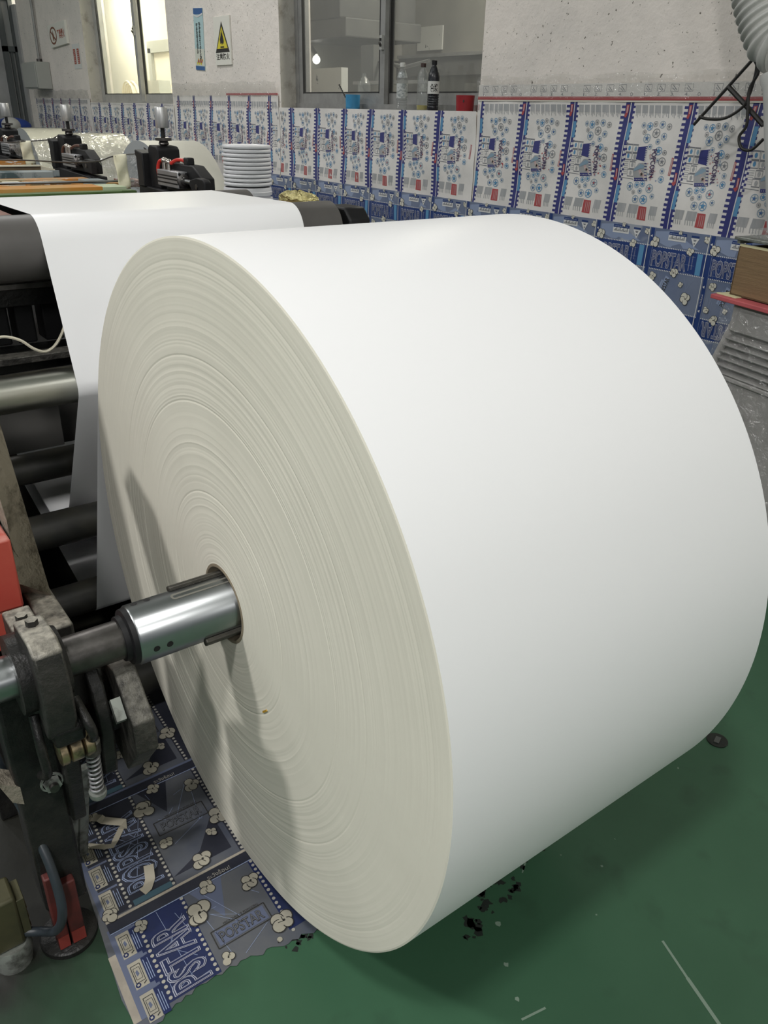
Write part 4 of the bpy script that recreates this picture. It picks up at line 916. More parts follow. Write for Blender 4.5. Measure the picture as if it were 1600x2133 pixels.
# wires, yellowed tapes, plastic sheet hung between the heads
mb = MB().tube(smooth_path([(.83, 2.31, 1.275), (.90, 2.45, 1.252), (.906, 2.6, 1.240), (.80, 2.6, 1.230), (.736, 2.6, 1.213), (.625, 2.6, 1.209), (.454, 2.6, 1.218), (.345, 2.6, 1.221), (.0, 2.6, 1.23)]), .0028, 'wire', 8)
solo('steel_wire', mb, (.6, 2.6, 1.2), 'dark wire sagging left from the nearest clamp head', 'wire')
mb = MB().tube(smooth_path([(.86, 3.50, 1.285), (.846, 3.52, 1.280), (.797, 3.52, 1.262), (.67, 3.52, 1.254), (.6, 3.52, 1.25), (.5, 3.8, 1.25), (.3, 4.4, 1.26)]), .0028, 'wire', 8)
solo('steel_wire', mb, (.6, 3.4, 1.25), 'dark wire running left from the middle clamp head', 'wire')
def hang(pts, m, name, label, cat):
    mb = MB(); n = 8; a, b, c, d_ = map(Vector, pts)
    mb.grid(lambda s, t: tuple((a * (1 - s) + b * s) * (1 - t) + (d_ * (1 - s) + c * s) * t + Vector((0, .006 * sin(t * 9 + s * 4), 0))), 6, n, m)
    o = solo(name, mb, pts[3], label, cat, smooth=60); so = o.modifiers.new('t', 'SOLIDIFY'); so.thickness = .0008
hang([(.800, 2.595, 1.235), (.855, 2.595, 1.240), (.862, 2.595, 1.100), (.812, 2.595, 1.100)], 'tape', 'tape_strip', 'yellowed tape strip hanging left of the nearest clamp head', 'tape')
hang([(.656, 3.515, 1.256), (.708, 3.515, 1.258), (.716, 3.515, 1.146), (.658, 3.515, 1.146)], 'tape', 'tape_strip', 'yellowed tape strip hanging left of the middle clamp head', 'tape')
hang([(.735, 2.605, 1.215), (.915, 2.605, 1.245), (.90, 2.605, 1.095), (.78, 2.605, 1.15)], 'wrap', 'plastic_sheet', 'torn clear plastic behind the nearer yellowed tape', 'plastic sheet')
hang([(.60, 3.53, 1.25), (.84, 3.53, 1.272), (.82, 3.53, 1.14), (.64, 3.53, 1.19)], 'wrap', 'plastic_sheet', 'torn clear plastic behind the farther yellowed tape', 'plastic sheet')

# stored rolls behind the press
def stored(y, m, label, x0=1.90, x1=2.34, r=.6, wrap=False):
    t = thing('stored_paper_roll', label, 'paper roll', ((x0 + x1) / 2, y, 0), 'paper rolls stored by the wall')
    part('wound_paper', MB().lathe((x0, y, r), (1, 0, 0), [(0, r), (x1 - x0, r)], m, 96), t, smooth=60)
    b = MB().lathe((x0, y, r), (1, 0, 0), [(0, .07), (-.001, .3), (0, r)], 'rollend', 96); part('end_face', b, t); part('end_face', MB().lathe((x1, y, r), (1, 0, 0), [(0, .07), (0, r)], 'rollend', 64), t)
    part('core_tube', MB().lathe((x0, y, r), (1, 0, 0), [(0, .07), (0, .06), (x1 - x0, .06), (x1 - x0, .07)], 'core', 32), t)
    if wrap: part('wrap_film', MB().lathe((x0 - .004, y, r), (1, 0, 0), [(0, r + .006), (x1 - x0 + .008, r + .006)], 'rollwrap', 96), t, 'clear wrap film', smooth=60)
stored(5.20, 'creamroll', 'plain cream paper roll standing behind the nearest clamp head')
stored(6.80, 'creamroll', 'film wrapped paper roll behind the middle clamp head', wrap=True)
stored(8.45, 'creamroll', 'film wrapped paper roll farthest back near the door', wrap=True)
R = random.Random(2)
mb = MB().sphere((2.15, 9.75, 1.19), .2, 'bluetarp', 20, 12, 1.0, .9, .45); mb.box(1.95, 2.35, 9.5, 10.0, 0, 1.15, 'greytarp')
solo('covered_crate', mb, (2.15, 9.75, 0), 'grey crate topped by a blue bundle beside the far doorway', 'crate')
mb = MB().sphere((1.70, 9.5, 1.27), .2, 'bluetarp', 20, 12, 1.0, 1., .8); mb.box(1.5, 1.9, 9.3, 9.7, 0, 1.12, 'greytarp')
solo('covered_crate', mb, (1.7, 9.5, 0), 'crate with a rounded blue cover at the far left edge', 'crate')
mb = MB().sphere((1.99, 9.18, 1.21), .10, 'greytarp', 18, 10, 1., 1, .8); mb.cyl((1.99, 9.18, 0), (1.99, 9.18, 1.2), .08, 'greytarp')
solo('wrapped_bundle', mb, (1.99, 9.18, 0), 'pale wrapped bundle between the two blue covered crates', 'bundle')

# white pails and lids
BX, BY = 2.06, 3.80
mb = MB().box(BX - .18, BX + .18, BY - .18, BY + .18, 0, .50, 'brownbar'); solo('wooden_crate', mb, (BX, BY, 0), 'wooden crate carrying the stack of white pails', 'crate', smooth=0)
pl = thing('plastic_pail', 'white pail lowest of the visible pail stack by the wall', 'pail', (BX, BY, .50), 'nested white pails')
part('pail_body', MB().lathe((BX, BY, .50), (0, 0, 1), [(0, .001), (0, .128), (.34, .143), (.37, .145), (.37, .139), (.34, .137), (.004, .122), (.004, .001)], 'pail', 48), pl)
part('rim', MB().lathe((BX, BY, .50), (0, 0, 1), [(.325, .1435), (.325, .152), (.345, .154), (.347, .150), (.362, .150), (.371, .148), (.371, .144)], 'pail', 48), pl)
pts = [(BX - .152 * cos(t) * .75 - .12 * sin(t) * .3, BY - .158 * sin(t) - .002, .50 + .345 - .07 * sin(t)) for t in [PI * k / 16 for k in range(17)]]
part('wire_handle', MB().tube(pts, .004, 'pail', 8), pl)
c = copy_thing(pl, (0.004, 0, .055), 'white pail with lifted handle, second up in the stack')
c = copy_thing(pl, (-.003, .002, .115), 'white pail directly under the stack of lids'); c.rotation_euler.z = .5
ld = thing('pail_lid', 'round white pail lid, topmost of the stack', 'lid', (BX, BY, .995), 'white lids stacked on the pails')
part('lid_disc', MB().lathe((BX, BY, .995), (0, 0, 1), [(.016, .001), (.016, .128), (.020, .132), (.020, .140), (.004, .142), (.004, .001)], 'pail', 48), ld)
part('lid_rim', MB().lathe((BX, BY, .995), (0, 0, 1), [(.001, .140), (.001, .147), (.006, .150), (.014, .150), (.0205, .146), (.0205, .140)], 'pail', 48), ld)
ords = ['lowest lid of the white stack, right on the pails', 'second lid from the bottom of the white stack', 'third lid from the bottom of the white stack', 'fourth lid from the bottom of the white stack', 'fifth lid from the bottom of the white stack', 'sixth lid from the bottom of the white stack', 'seventh lid from the bottom, fourth from top', 'third lid from the top of the white stack', 'second lid from the top of the white stack']
R = random.Random(4)
for k in range(9):
    c = copy_thing(ld, (R.uniform(-.004, .004), R.uniform(-.004, .004), -.0 + .0235 * k), ords[k])
ld.location.z += .0235 * 9

# ================================================================== WALL SIGNS AND BOX
def board(name, y0, y1, z0, z1, th, m, label, draw, rot=0, bev=.002):
    cy_, cz_ = (y0 + y1) / 2, (z0 + z1) / 2
    mb = MB().box(W - th, W - .002, y1, y0, z0, z1, m)
    p = Print(mb, lambda u, v, l: (W - th - .0008 * l, cy_ - u, cz_ + v)); draw(p, (y0 - y1) / 2, (z1 - z0) / 2)
    if rot:
        mb.v = [(x, cy_ + (y - cy_) * cos(rot) - (z - cz_) * sin(rot), cz_ + (y - cy_) * sin(rot) + (z - cz_) * cos(rot)) for x, y, z in mb.v]
    return solo(name, mb, (W, cy_, cz_), label, 'sign', smooth=0)
def d_fire(p, a, b):
    p.poly([(-.115, -.075), (.115, -.075), (0, b * .80)], 'ink', 1); p.poly([(-.088, -.050), (.088, -.050), (0, b * .60)], 'signyellow', 2)
    p.poly([(-.10, -.052), (.10, -.052), (.112, -.074), (-.112, -.074)], 'ink', 3)
    p.poly([(-.028, -.02), (-.034, .01), (-.018, .035), (-.012, .06), (-.004, .045), (.004, .075), (.012, .04), (.022, .02), (.03, .0), (.024, -.022), (.012, -.014), (0, -.028), (-.012, -.012)], 'ink', 3)
    p.rect(-.03, .03, -.045, -.036, 'ink', 3)
    p.text('注意防火', (-a * .82, -b * .78), (1, 0), (0, 1), a * 1.62, b * .27, 'ink', 1, .02)
board('fire_warning_sign', 5.348, 5.082, 1.720, 2.036, .012, 'signwhite', 'white sign with yellow flame triangle left of the wide window', d_fire)
def d_nofire(p, a, b):
    p.ring(-a * .48, .0, .125, .026, 'brownred', 1, 32, .085); p.line((-a * .48 - .085, .052), (-a * .48 + .085, -.052), .02, 'brownred', 2)
    p.poly([(-a * .48 - .01, -.05), (-a * .48 - .03, 0), (-a * .48 - .01, .03), (-a * .48, .055), (-a * .48 + .012, .02), (-a * .48 + .03, 0), (-a * .48 + .02, -.05)], 'brownred', 1)
    p.text('严禁烟火', (a * .02, -b * .42), (1, 0), (0, 1), a * .86, b * .80, 'redink', 1, .02)
board('no_fire_sign', 9.47, 8.87, 2.00, 2.215, .03, 'signwhite', 'white no-flames sign tilted on the far left wall above the electrical box', d_nofire, rot=-.04)
def d_note(p, a, b):
    for u in (-.065, .055):
        p.rect(u - .035, u + .035, -.07, .07, 'redink')
        for k in range(7): p.rect(u - .03 + .008 * (k % 3), u + .015 + .006 * (k % 2), -.06 + k * .018, -.052 + k * .018, 'pinkp', 2)
board('paper_notice', 8.80, 8.56, 1.77, 2.0, .004, mat('white notice paper', (.68, .69, .67), .7), 'paper notice with two red blocks beside the narrow window', d_note)
def d_strip(p, a, b):
    p.rect(-a, a, b * .80, b, 'stripblue'); p.line((-a, b * .79), (-a * .1, b * .73), .012, 'whitep', 2); p.line((-a * .1, b * .73), (a, b * .82), .012, 'whitep', 2)
    p.rect(-a, a, -b, -b * .87, 'stripblue')
    p.rect(-a, a, -b * .3, -b * .86, mat('sign cream', (.66, .68, .60), .5), 1)
    R = random.Random(8)
    for cx, n0, n1 in ((-a * .35, .52, -.42), (a * .25, .55, -.45)):
        k = n0
        while k > n1:
            for q in range(4): p.rect(cx - .014 + R.uniform(-.004, .006), cx + .012 + R.uniform(-.006, .006), b * k - q * .006, b * k - q * .006 - .0035, 'ink', 2)
            k -= .125
    for q in range(9): p.disc(-a * .5 + a * .13 * q, -b * .78 + .012 * (q % 3), .011, ('signyellow', 'redp', 'orange')[q % 3], 2, 8)
    p.poly([(a * .3, -b * .52), (a * .45, -b * .55), (a * .3, -b * .68), (a * .1, -b * .62)], 'ink', 2)
board('slogan_strip', 5.712, 5.548, 1.695, 2.115, .006, 'stripcyan', 'narrow pale blue strip sign left of the flame sign', d_strip, rot=.055)
eb = thing('electrical_box', 'grey electrical box on the far left wall under the no-flames sign', 'electrical box', (W, 9.98, 1.58))
part('box_body', MB().box(W - .16, W - .002, 9.70, 10.28, 1.585, 1.86, 'boxgrey'), eb, bev=.006)
part('box_door', MB().box(W - .172, W - .16, 9.715, 10.265, 1.60, 1.845, 'boxgrey'), eb, bev=.003)
part('conduit', MB().tube([(W - .03, 9.99, 1.86), (W - .03, 9.97, 2.4), (W - .03, 9.95, 3.4)], .016, 'winalu', 12), eb); part('conduit_nut', MB().cyl((W - .03, 9.99, 1.86), (W - .03, 9.99, 1.90), .03, 'steel', 12), eb)

# ================================================================== ON THE SILL
def bottle(name, y, x, prof, m, label):
    t = thing(name, label, 'bottle', (x, y, SILL)); part('bottle_body', MB().lathe((x, y, SILL), (0, 0, 1), prof, m, 32), t); return t
def bp(h, r, ribs=0, neck=.012):
    pr_ = [(0, .001), (.001, r * .9), (.006, r)]
    for k in range(ribs): z = .02 + k * .012; pr_ += [(z, r), (z + .004, r * .94), (z + .008, r)]
    return pr_ + [(h * .66, r), (h * .74, r * .93), (h * .84, r * .62), (h * .90, neck), (h * .985, neck), (h * .985, .001)]
def cap(y, x, h, m, r=.0145): return MB().lathe((x, y, SILL + h * .92), (0, 0, 1), [(0, .012), (0, r), (h * .085, r), (h * .09, r - .002), (h * .09, .001)], m, 20)
sx = W + .045
t = bottle('water_bottle', 3.055, sx, bp(.238, .031, 4), 'pet', 'clear bottle with speckled wrap label, left of three on the sill')
part('wrap_label', MB().lathe((sx, 3.055, SILL + .06), (0, 0, 1), [(0, .0316), (.075, .0316)], 'waterlab', 32), t, 'speckled wrap label'); part('wrap_label', MB().lathe((sx, 3.055, SILL + .165), (0, 0, 1), [(0, .030), (.03, .020)], 'waterlab', 32), t); part('cap', cap(3.055, sx, .238, 'label'), t)
t = bottle('water_bottle', 2.865, sx, bp(.232, .032, 0), 'pet', 'clear bottle with brown cap and yellow dregs on the sill')
part('dregs', MB().lathe((sx, 2.865, SILL + .003), (0, 0, 1), [(0, .001), (0, .028), (.022, .0295), (.016, .001)], 'yellowliq', 28), t, 'yellow dregs'); part('cap', cap(2.865, sx, .232, 'browncap'), t, 'brown cap')
t = bottle('ink_bottle', 2.77, sx, bp(.243, .0315, 5), 'darkliq', 'black ink bottle with handwritten white label on the sill')
part('cap', cap(2.77, sx, .243, 'matte_black'), t)
b = MB().lathe((sx, 2.77, SILL + .082), (0, 0, 1), [(0, .0322), (.062, .0322)], 'label', 36)
vs, fs = glyphs('色浆', .015); x0 = min(v[0] for v in vs); x1 = max(v[0] for v in vs); y0 = min(v[1] for v in vs); y1 = max(v[1] for v in vs)
c0 = math.atan2(-.84, -.55)
b.add([(sx + .0328 * cos(c0 + (.5 - (x - x0) / (x1 - x0)) * -1.3), 2.77 + .0328 * sin(c0 + (.5 - (x - x0) / (x1 - x0)) * -1.3), SILL + .092 + .040 * (y - y0) / (y1 - y0)) for x, y in vs], fs, 'ink')
part('paper_label', b, t, 'white label with two handwritten characters', smooth=0)
t = thing('plastic_cup', 'blue plastic cup with a twisted stick at the left of the sill', 'cup', (sx, 3.56, SILL))
part('cup_body', MB().lathe((sx, 3.56, SILL), (0, 0, 1), [(0, .001), (0, .043), (.08, .046), (.08, .044), (.004, .040), (.004, .001)], 'cupblue', 36), t); part('band', MB().lathe((sx, 3.56, SILL), (0, 0, 1), [(.008, .0435), (.008, .045), (.013, .045), (.013, .0438)], 'cupblue', 36), t)
pts = [Vector((sx - .01, 3.58, SILL + .02)).lerp(Vector((sx + .005, 3.72, SILL + .135)), k / 40) for k in range(41)]
mb = MB().tube(pts, [.004 + .0018 * sin(k * 1.6) for k in range(41)], 'matte_black', 8); solo('stirring_stick', mb, pts[0], 'dark twisted stick leaning in the blue cup', 'stick')
mb = MB().lathe((sx, 2.50, SILL), (0, 0, 1), [(0, .001), (0, .046), (.075, .050), (.075, .048), (.004, .042), (.004, .001)], 'cupred', 36); mb.poly([(sx - .0405, 2.478, SILL + .045), (sx - .040, 2.47, SILL + .055), (sx - .0385, 2.462, SILL + .05), (sx - .040, 2.468, SILL + .04)], 'ink')
solo('plastic_cup', mb, (sx, 2.5, SILL), 'dark red plastic cup at the right end of the sill', 'cup')
mb = MB().lathe((W + .30, 3.80, SILL - .02), (0, 0, 1), bp(.235, .042, 3), 'pet', 32); mb.cyl((W + .30, 3.80, 0), (W + .30, 3.80, SILL - .02), .03, 'roomgrey')
solo('water_bottle', mb, (W + .3, 3.8, SILL), 'ghostly ribbed bottle behind the glass above the blue cup', 'bottle')

# ================================================================== RIGHT-HAND SIDE: DUCT, COOLER, BOX
pts = smooth_path([(2.36, .86, 2.35), (2.36, .765, 2.0), (2.36, .69, 1.82), (2.36, .605, 1.68), (2.36, .56, 1.655)], 20)
pts2 = []; n = 240
ln = [0]
for a, b_ in zip(pts, pts[1:]): ln.append(ln[-1] + (b_ - a).length)
for k in range(n + 1):
    s_ = ln[-1] * k / n; i = max(j for j in range(len(ln) - 1) if ln[j] <= s_ + 1e-9); f_ = (s_ - ln[i]) / max(1e-9, ln[i + 1] - ln[i]); pts2.append(pts[i].lerp(pts[i + 1], f_))
rad = [.092 + .006 * (1 if (k // 4) % 2 == 0 else -1) * (.6 if k % 4 in (0, 3) else 1) for k in range(n + 1)]
solo('flexible_duct', MB().tube(pts2, rad, 'ductm', 36), (2.36, .7, 1.6), 'ribbed grey flexible duct coming down at the upper right corner', 'duct', smooth=60)
mb = MB().lathe((2.36, .37, .98), (0, .29, 1), [(.12, .001), (.12, .072), (.58, .072), (.60, .080), (.62, .080), (.62, .001)], 'pipem', 40)
solo('vertical_pipe', mb, (2.36, .5, .98), 'pale grey pipe below the ribbed duct at the right edge', 'pipe')
kn = thing('cord_bracket', 'black rod bracket with looped cord tied to the duct', 'bracket', (2.44, .75, 1.41))
part('rod', MB().tube([(2.45, .712, 1.635), (2.45, .80, 1.537), (2.45, .916, 1.409)], .006, 'strap', 8), kn); part('cross_bar', MB().tube([(2.45, .80, 1.533), (2.45, .72, 1.476), (2.45, .636, 1.413)], .009, 'strap', 8), kn)
part('cord', MB().tube(smooth_path([(2.44, .709, 1.632), (2.44, .699, 1.578), (2.44, .708, 1.504), (2.44, .727, 1.466), (2.44, .785, 1.433), (2.44, .854, 1.429), (2.44, .892, 1.436)]), .0055, 'strap', 8), kn)
part('cord', MB().tube(smooth_path([(2.43, .708, 1.615), (2.43, .684, 1.578), (2.43, .704, 1.526), (2.43, .696, 1.466), (2.43, .688, 1.41), (2.43, .707, 1.374), (2.43, .689, 1.338), (2.43, .65, 1.334), (2.43, .613, 1.369)]), .0055, 'strap', 8), kn)
b = MB().tube([(2.45, .72, 1.635), (2.44, .70, 1.615), (2.45, .69, 1.63)], .01, 'strap', 8); part('tie_knot', b, kn)

# air cooler: local frame u along its front (left to right), n outward, z up
CO = Vector((2.14, .43, 0)); U = Vector((-.24, -.971, 0)); Nn = Vector((-.971, .24, 0))
def cw(u, n, z): return tuple(CO + U * u + Nn * n + Vector((0, 0, z)))
ac = thing('air_cooler', 'grey louvred cooler wrapped in clear film at the right edge', 'air cooler', tuple(CO + U * .25))
def cbox(u0, u1, n0, n1, z0, z1, m, ut0=None):
    b = MB(); ut0 = u0 if ut0 is None else ut0
    vs = [cw(u0, n0, z0), cw(u1, n0, z0), cw(u1, n1, z0), cw(u0, n1, z0), cw(ut0, n0, z1), cw(u1, n0, z1), cw(u1, n1, z1), cw(ut0, n1, z1)]
    return b.add(vs, [(0, 3, 2, 1), (4, 5, 6, 7), (0, 1, 5, 4), (1, 2, 6, 5), (2, 3, 7, 6), (3, 0, 4, 7)], m)
part('cabinet', cbox(-.06, .62, -.34, .0, 0, .605, 'coolergrey'), ac, bev=.01)
part('vent_housing', cbox(-.05, .62, -.34, -.03, .605, .868, 'coolergrey', -.0), ac, bev=.008)
b = MB(); b.tube([cw(.02, -.015, .815), cw(-.03, .0, .64), cw(-.035, .0, .615)], .014, 'coolergrey', 12); part('vent_rim', b, ac)
part('vent_rim', cbox(-.03, .62, -.02, .012, .605, .620, 'coolergrey'), ac, bev=.004); part('vent_rim', cbox(.015, .62, -.03, .006, .775, .868, 'coolergrey'), ac, bev=.004)
part('vent_back', cbox(-.02, .62, -.032, -.028, .61, .78, 'roomdark'), ac)
for k in range(6):
    zc = .765 - k * .0245; u0 = .012 - .006 * k
    b = MB().grid(lambda a, c: cw(u0 + (.6 - u0) * a, -.026 + .034 * c - .004 * sin(c * PI), zc - .020 * c ** .7), 6, 8, 'coolerdark')
    o = part('louvre_slat', b, ac); m_ = o.modifiers.new('t', 'SOLIDIFY'); m_.thickness = .004
b = MB().lathe(cw(.135, 0, .497), tuple(Nn), [(0, .026), (.006, .026), (.008, .022), (.008, .001)], 'coolerdark', 28)
for dz in (-.009, 0, .009): b.obox(Vector(cw(.135, .009, .497 + dz)), U * .012, Nn * .003, Vector((0, 0, .0025)), 'matte_black')
part('drain_cap', b, ac, 'round dark cap on the cabinet')
b = MB().lathe(cw(.245, .012, .80), tuple(Nn), [(0, .001), (0, .042), (.002, .042), (.002, .001)], 'whitep', 32); part('round_sticker', b, ac, 'round pale sticker')
R = random.Random(11)
b = MB().grid(lambda a, c: cw(-.062 + .68 * a + .05 * c * (1 - a), .024 + .006 * sin(a * 23 + c * 9) + .005 * sin(a * 51 - c * 31), .0 + .862 * c), 60, 60, 'wrap')
part('wrap_film', b, ac, 'crinkled clear wrap film', smooth=80)
# board, box, lid
b = cbox(-.075, .6, -.33, .03, .8685, .884, 'pinkboard'); solo('pink_board', b, cw(.2, -.15, .8685), 'pink red board lying on top of the wrapped cooler', 'board', smooth=0, bev=.003)
b = cbox(-.068, .02, -.08, .01, .8845, .887, 'yellowp'); b.poly([cw(-.068, .0, .8865), cw(-.10, .012, .8845), cw(-.068, -.02, .8865)], 'yellowp')
solo('paper_slip', b, cw(-.03, 0, .8845), 'pale yellow paper slip under the left corner of the cardboard box', 'paper', smooth=0)
cb = thing('cardboard_box', 'brown cardboard box standing on the pink board at the right edge', 'box', cw(.2, -.15, .8875))
b = MB(); u0, u1, n0, n1, z0, z1 = -.035, .36, -.155, -.015, .8875, 1.055
for q in ((u0, u1, n1 - .005, n1), (u0, u1, n0, n0 + .005), (u0, u0 + .005, n0, n1), (u1 - .005, u1, n0, n1)): b2 = cbox(q[0], q[1], q[2], q[3], z0, z1 - .008, 'card'); b.add(b2.v, b2.f, 'card')
b2 = cbox(u0, u1, n0, n1, z0, z0 + .005, 'card'); b.add(b2.v, b2.f, 'card'); part('carton', b, cb, smooth=0)
b = cbox(u0, u1, n1 - .006, n1 - .001, z1 - .008, z1, 'yellowp'); part('tape_edge', b, cb)
b = cbox(-.05, .4, -.165, .0, 1.068, 1.078, 'galv'); b2 = cbox(-.05, .4, -.165, -.160, 1.055, 1.078, 'galv'); b.add(b2.v, b2.f, 'galv'); 
for u_ in (-.045, .38):
    b2 = cbox(u_, u_ + .012, -.155, -.01, 1.0555, 1.069, 'galv'); b.add(b2.v, b2.f, 'galv')
solo('metal_tray', b, cw(.15, -.13, 1.055), 'thin metal tray resting on the cardboard box', 'tray', smooth=0, bev=.002)
b = cbox(-.005, .38, -.155, -.02, 1.0785, 1.108, 'wrap'); solo('clear_tub', b, cw(.15, -.13, 1.078), 'clear plastic tub on the metal tray', 'tub', smooth=0, bev=.004)
b = MB().lathe(cw(.12, -.085, 1.1085), (0, 0, 1), [(0, .001), (0, .066), (.004, .072), (.010, .074), (.013, .070), (.011, .06), (.009, .001)], 'pail', 40); solo('pail_lid', b, cw(.19, -.13, 1.1085), 'white round lid on the clear tub at the right edge', 'lid')

# ================================================================== FLOOR SHEET AND SCRAPS
mb = MB()
FZ = .0015
xs0, xs1, ys0, ys1 = -.302, .30, -.20, .70
R = random.Random(6)
near = [(xs0 + (xs1 - xs0) * k / 60, ys0 + R.uniform(-.006, .006) + (.012 * (k / 60) if True else 0) + .02 * sin(k * .11)) for k in range(61)]
left = [(-.250 - .05 * (1 - k / 12) - .004 * sin(k * 2.), ys1 - (ys1 - near[0][1]) * k / 12) for k in range(12)]
left = [(-.236, .70), (-.243, .5), (-.252, .36), (-.268, .27), (-.276, .225), (-.287, .10), (-.298, -.02), (-.307, -.12)]
poly = left + near + [(xs1, ys1)]
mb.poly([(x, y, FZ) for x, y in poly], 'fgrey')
def xl(y):
    for a, b in zip(left, left[1:]):
        if b[1] <= y <= a[1]: t_ = (y - b[1]) / (a[1] - b[1]); return b[0] + (a[0] - b[0]) * t_
    return left[-1][0] if y < left[-1][1] else left[0][0]
def ny(x): 
    k = min(59, max(0, int((x - xs0) / (xs1 - xs0) * 60))); return near[k][1]
def inside(x, y): return x >= xl(y) - .0002 and y > ny(x) + .003 and y < ys1 and x < xs1
pf = Print(mb, lambda x, y, l: (x, y, FZ + .0004 * l), inside)
def sk(y): return (y + .2) * .035          # the sheet lies slightly skewed
for pi, Y0 in enumerate((-.278, .036, .350)):
    Y1 = Y0 + .306
    def q(x, y): return (x + sk(y) - .008, y)
    pp = Print(mb, lambda x, y, l: (x + sk(y) - .008, y, FZ + .0004 * l), lambda x, y: inside(x + sk(y) - .008, y))
    dark = pi == 1
    band = 'fdark' if pi >= 1 else 'fband'  # far panels take the print colours with the shadow painted in
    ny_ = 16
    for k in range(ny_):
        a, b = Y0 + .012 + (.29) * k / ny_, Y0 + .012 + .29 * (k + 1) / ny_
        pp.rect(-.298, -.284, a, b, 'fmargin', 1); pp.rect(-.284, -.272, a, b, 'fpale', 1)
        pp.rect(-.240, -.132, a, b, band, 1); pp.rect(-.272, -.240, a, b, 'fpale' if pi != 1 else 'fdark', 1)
        pp.rect(.012, .115, a, b, band, 1)
    # instruction boxes
    for k in range(4):
        y = Y0 + .02 + k * .069
        pp.rect(-.274, -.249, y, y + .056, 'fboxc', 2); pp.rect(-.248, -.234, y, y + .056, band, 2)
        pp.frame(-.270, -.253, y + .012, y + .048, .0012, 'ink', 3); pp.frame(-.267, -.256, y + .018, y + .042, .0008, 'ink', 3); pp.poly([(-.264, y + .024), (-.259, y + .028), (-.261, y + .037), (-.265, y + .034)], 'fpale', 3)
        pp.disc(-.268, y + .007, .005, 'fband', 3, 12); pp.rect(-.270, -.266, y + .005, y + .009, 'fdot', 4); pp.line((-.258, y + .005), (-.252, y + .009), .002, 'ink', 3)
        for j in range(3): pp.rect(-.246 + j * .004, -.2447 + j * .004, y + .006, y + .05 - .008 * ((j + k) % 2), 'fline', 3)
        pp.rect(-.276, -.234, y + .057, y + .062, 'fpale', 2)
    for k in range(25):
        y = Y0 + .016 + k * .0118
        pp.disc(-.228, y, .0036, 'fdot', 3, 10); pp.disc(-.137, y, .0036, 'fdot', 3, 10); pp.disc(.018, y, .0036, 'fdot', 3, 10); pp.disc(.109, y, .0036, 'fdot', 3, 10)
    # big word reading away from the viewer, tops to the left
    lm, mm = ('letterlight', 'fband') if pi == 0 else ('fline', 'fdark')
    for col_, off, l_ in ((lm, .042, 4), (mm, .026, 5), (lm, .010, 6), (mm, -.008, 7)):
        vs0, _ = glyphs('POPSTAR')
        vs, fs = glyphs('POPSTAR', off)
        a0, a1 = min(v[0] for v in vs0), max(v[0] for v in vs0); c0, c1 = min(v[1] for v in vs0), max(v[1] for v in vs0)
        keep = []
        pos = [(-.150 - (v[1] - c0) / (c1 - c0) * .068, Y0 + .042 + (v[0] - a0) / (a1 - a0) * .205) for v in vs]
        ok = [inside(x + sk(y) - .008, y) for x, y in pos]
        fs2 = [f_ for f_ in fs if all(ok[i] for i in f_)]
        mb.add([(x + sk(y) - .008, y, FZ + .0004 * l_) for x, y in pos], fs2, col_)
    R = random.Random(20 + pi)
    for k in range(7): pp.line((R.uniform(-.225, -.14), Y0 + R.uniform(.03, .29)), (R.uniform(-.225, -.14), Y0 + R.uniform(.03, .29)), .0008, 'fline', 2, 6)
    for k in range(7): pp.line((R.uniform(-.12, 0), Y0 + R.uniform(.1, .29)), (R.uniform(-.12, 0), Y0 + R.uniform(.1, .29)), .0008, 'fline', 2, 6)
    pp.poly([(-.12, Y0 + .29), (-.05, Y0 + .29), (-.08, Y0 + .20)], 'fpale' if pi == 0 else 'fdark', 1); pp.poly([(-.13, Y0 + .03), (0, Y0 + .03), (0, Y0 + .14), (-.06, Y0 + .06)], 'fpale' if pi == 0 else 'fdark', 1)
    # seam
    for k in range(30):
        x = -.300 + k * .02; pp.poly([(x, Y0 + .002), (x + .02, Y0 + .002), (x + .02, Y0 + .008), (x, Y0 + .008)], 'fmargin' if pi < 2 else 'fpale', 5); pp.rect(x, x + .02, Y0 - .022, Y0 + .001, band, 4); pp.rect(x, x + .02, Y0 - .0245, Y0 - .0225, 'fline', 5)
        if x > -.24 and x < -.14: pp.rect(x, x + .02, Y0 + .01, Y0 + .024, 'fteal', 5)
    # small framed word reading to the right
    yb = Y0 + .155
    pp.frame(-.118, -.004, yb - .010, yb + .030, .0022, 'ink', 2); pp.rect(-.113, -.009, yb - .006, yb + .026, 'fpale' if pi == 0 else 'fgrey', 2, 4, 1)
    pp.text('POPSTAR', (-.106, yb - .001), (1, 0), (0, 1), .090, .022, 'ink', 4, .03); pp.text('POPSTAR', (-.106, yb - .001), (1, 0), (0, 1), .090, .022, 'fgrey', 5, -.004)
    pp.text('MICROWAVE POPCORN', (-.09, yb + .0315), (1, 0), (0, 1), .075, .005, 'ink', 3)
    pp.text('ระวังร้อน!', (-.075, Y0 - .019), (1, 0), (0, 1), .05, .011, 'fdot', 6)
    for x, y, r, s_ in ((-.122, Y0 + .235, .026, 1), (-.066, Y0 + .035, .022, 2), (-.005, Y0 + .243, .020, 3), (-.112, Y0 + .118, .014, 4), (.010, Y0 + .125, .022, 5), (-.085, Y0 + .282, .016, 6), (-.226, Y0 + .276, .014, 7), (-.02, Y0 + .09, .012, 8), (-.268, Y0 + .018, .016, 9)):
        pp.popcorn(x, y, r, 'fcream', 6, s_ + pi, k=1.)
solo('floor_sheet', mb, (0, .2, FZ), 'dirty blue popcorn printed sheet on the floor under the stand', 'printed film', smooth=0)

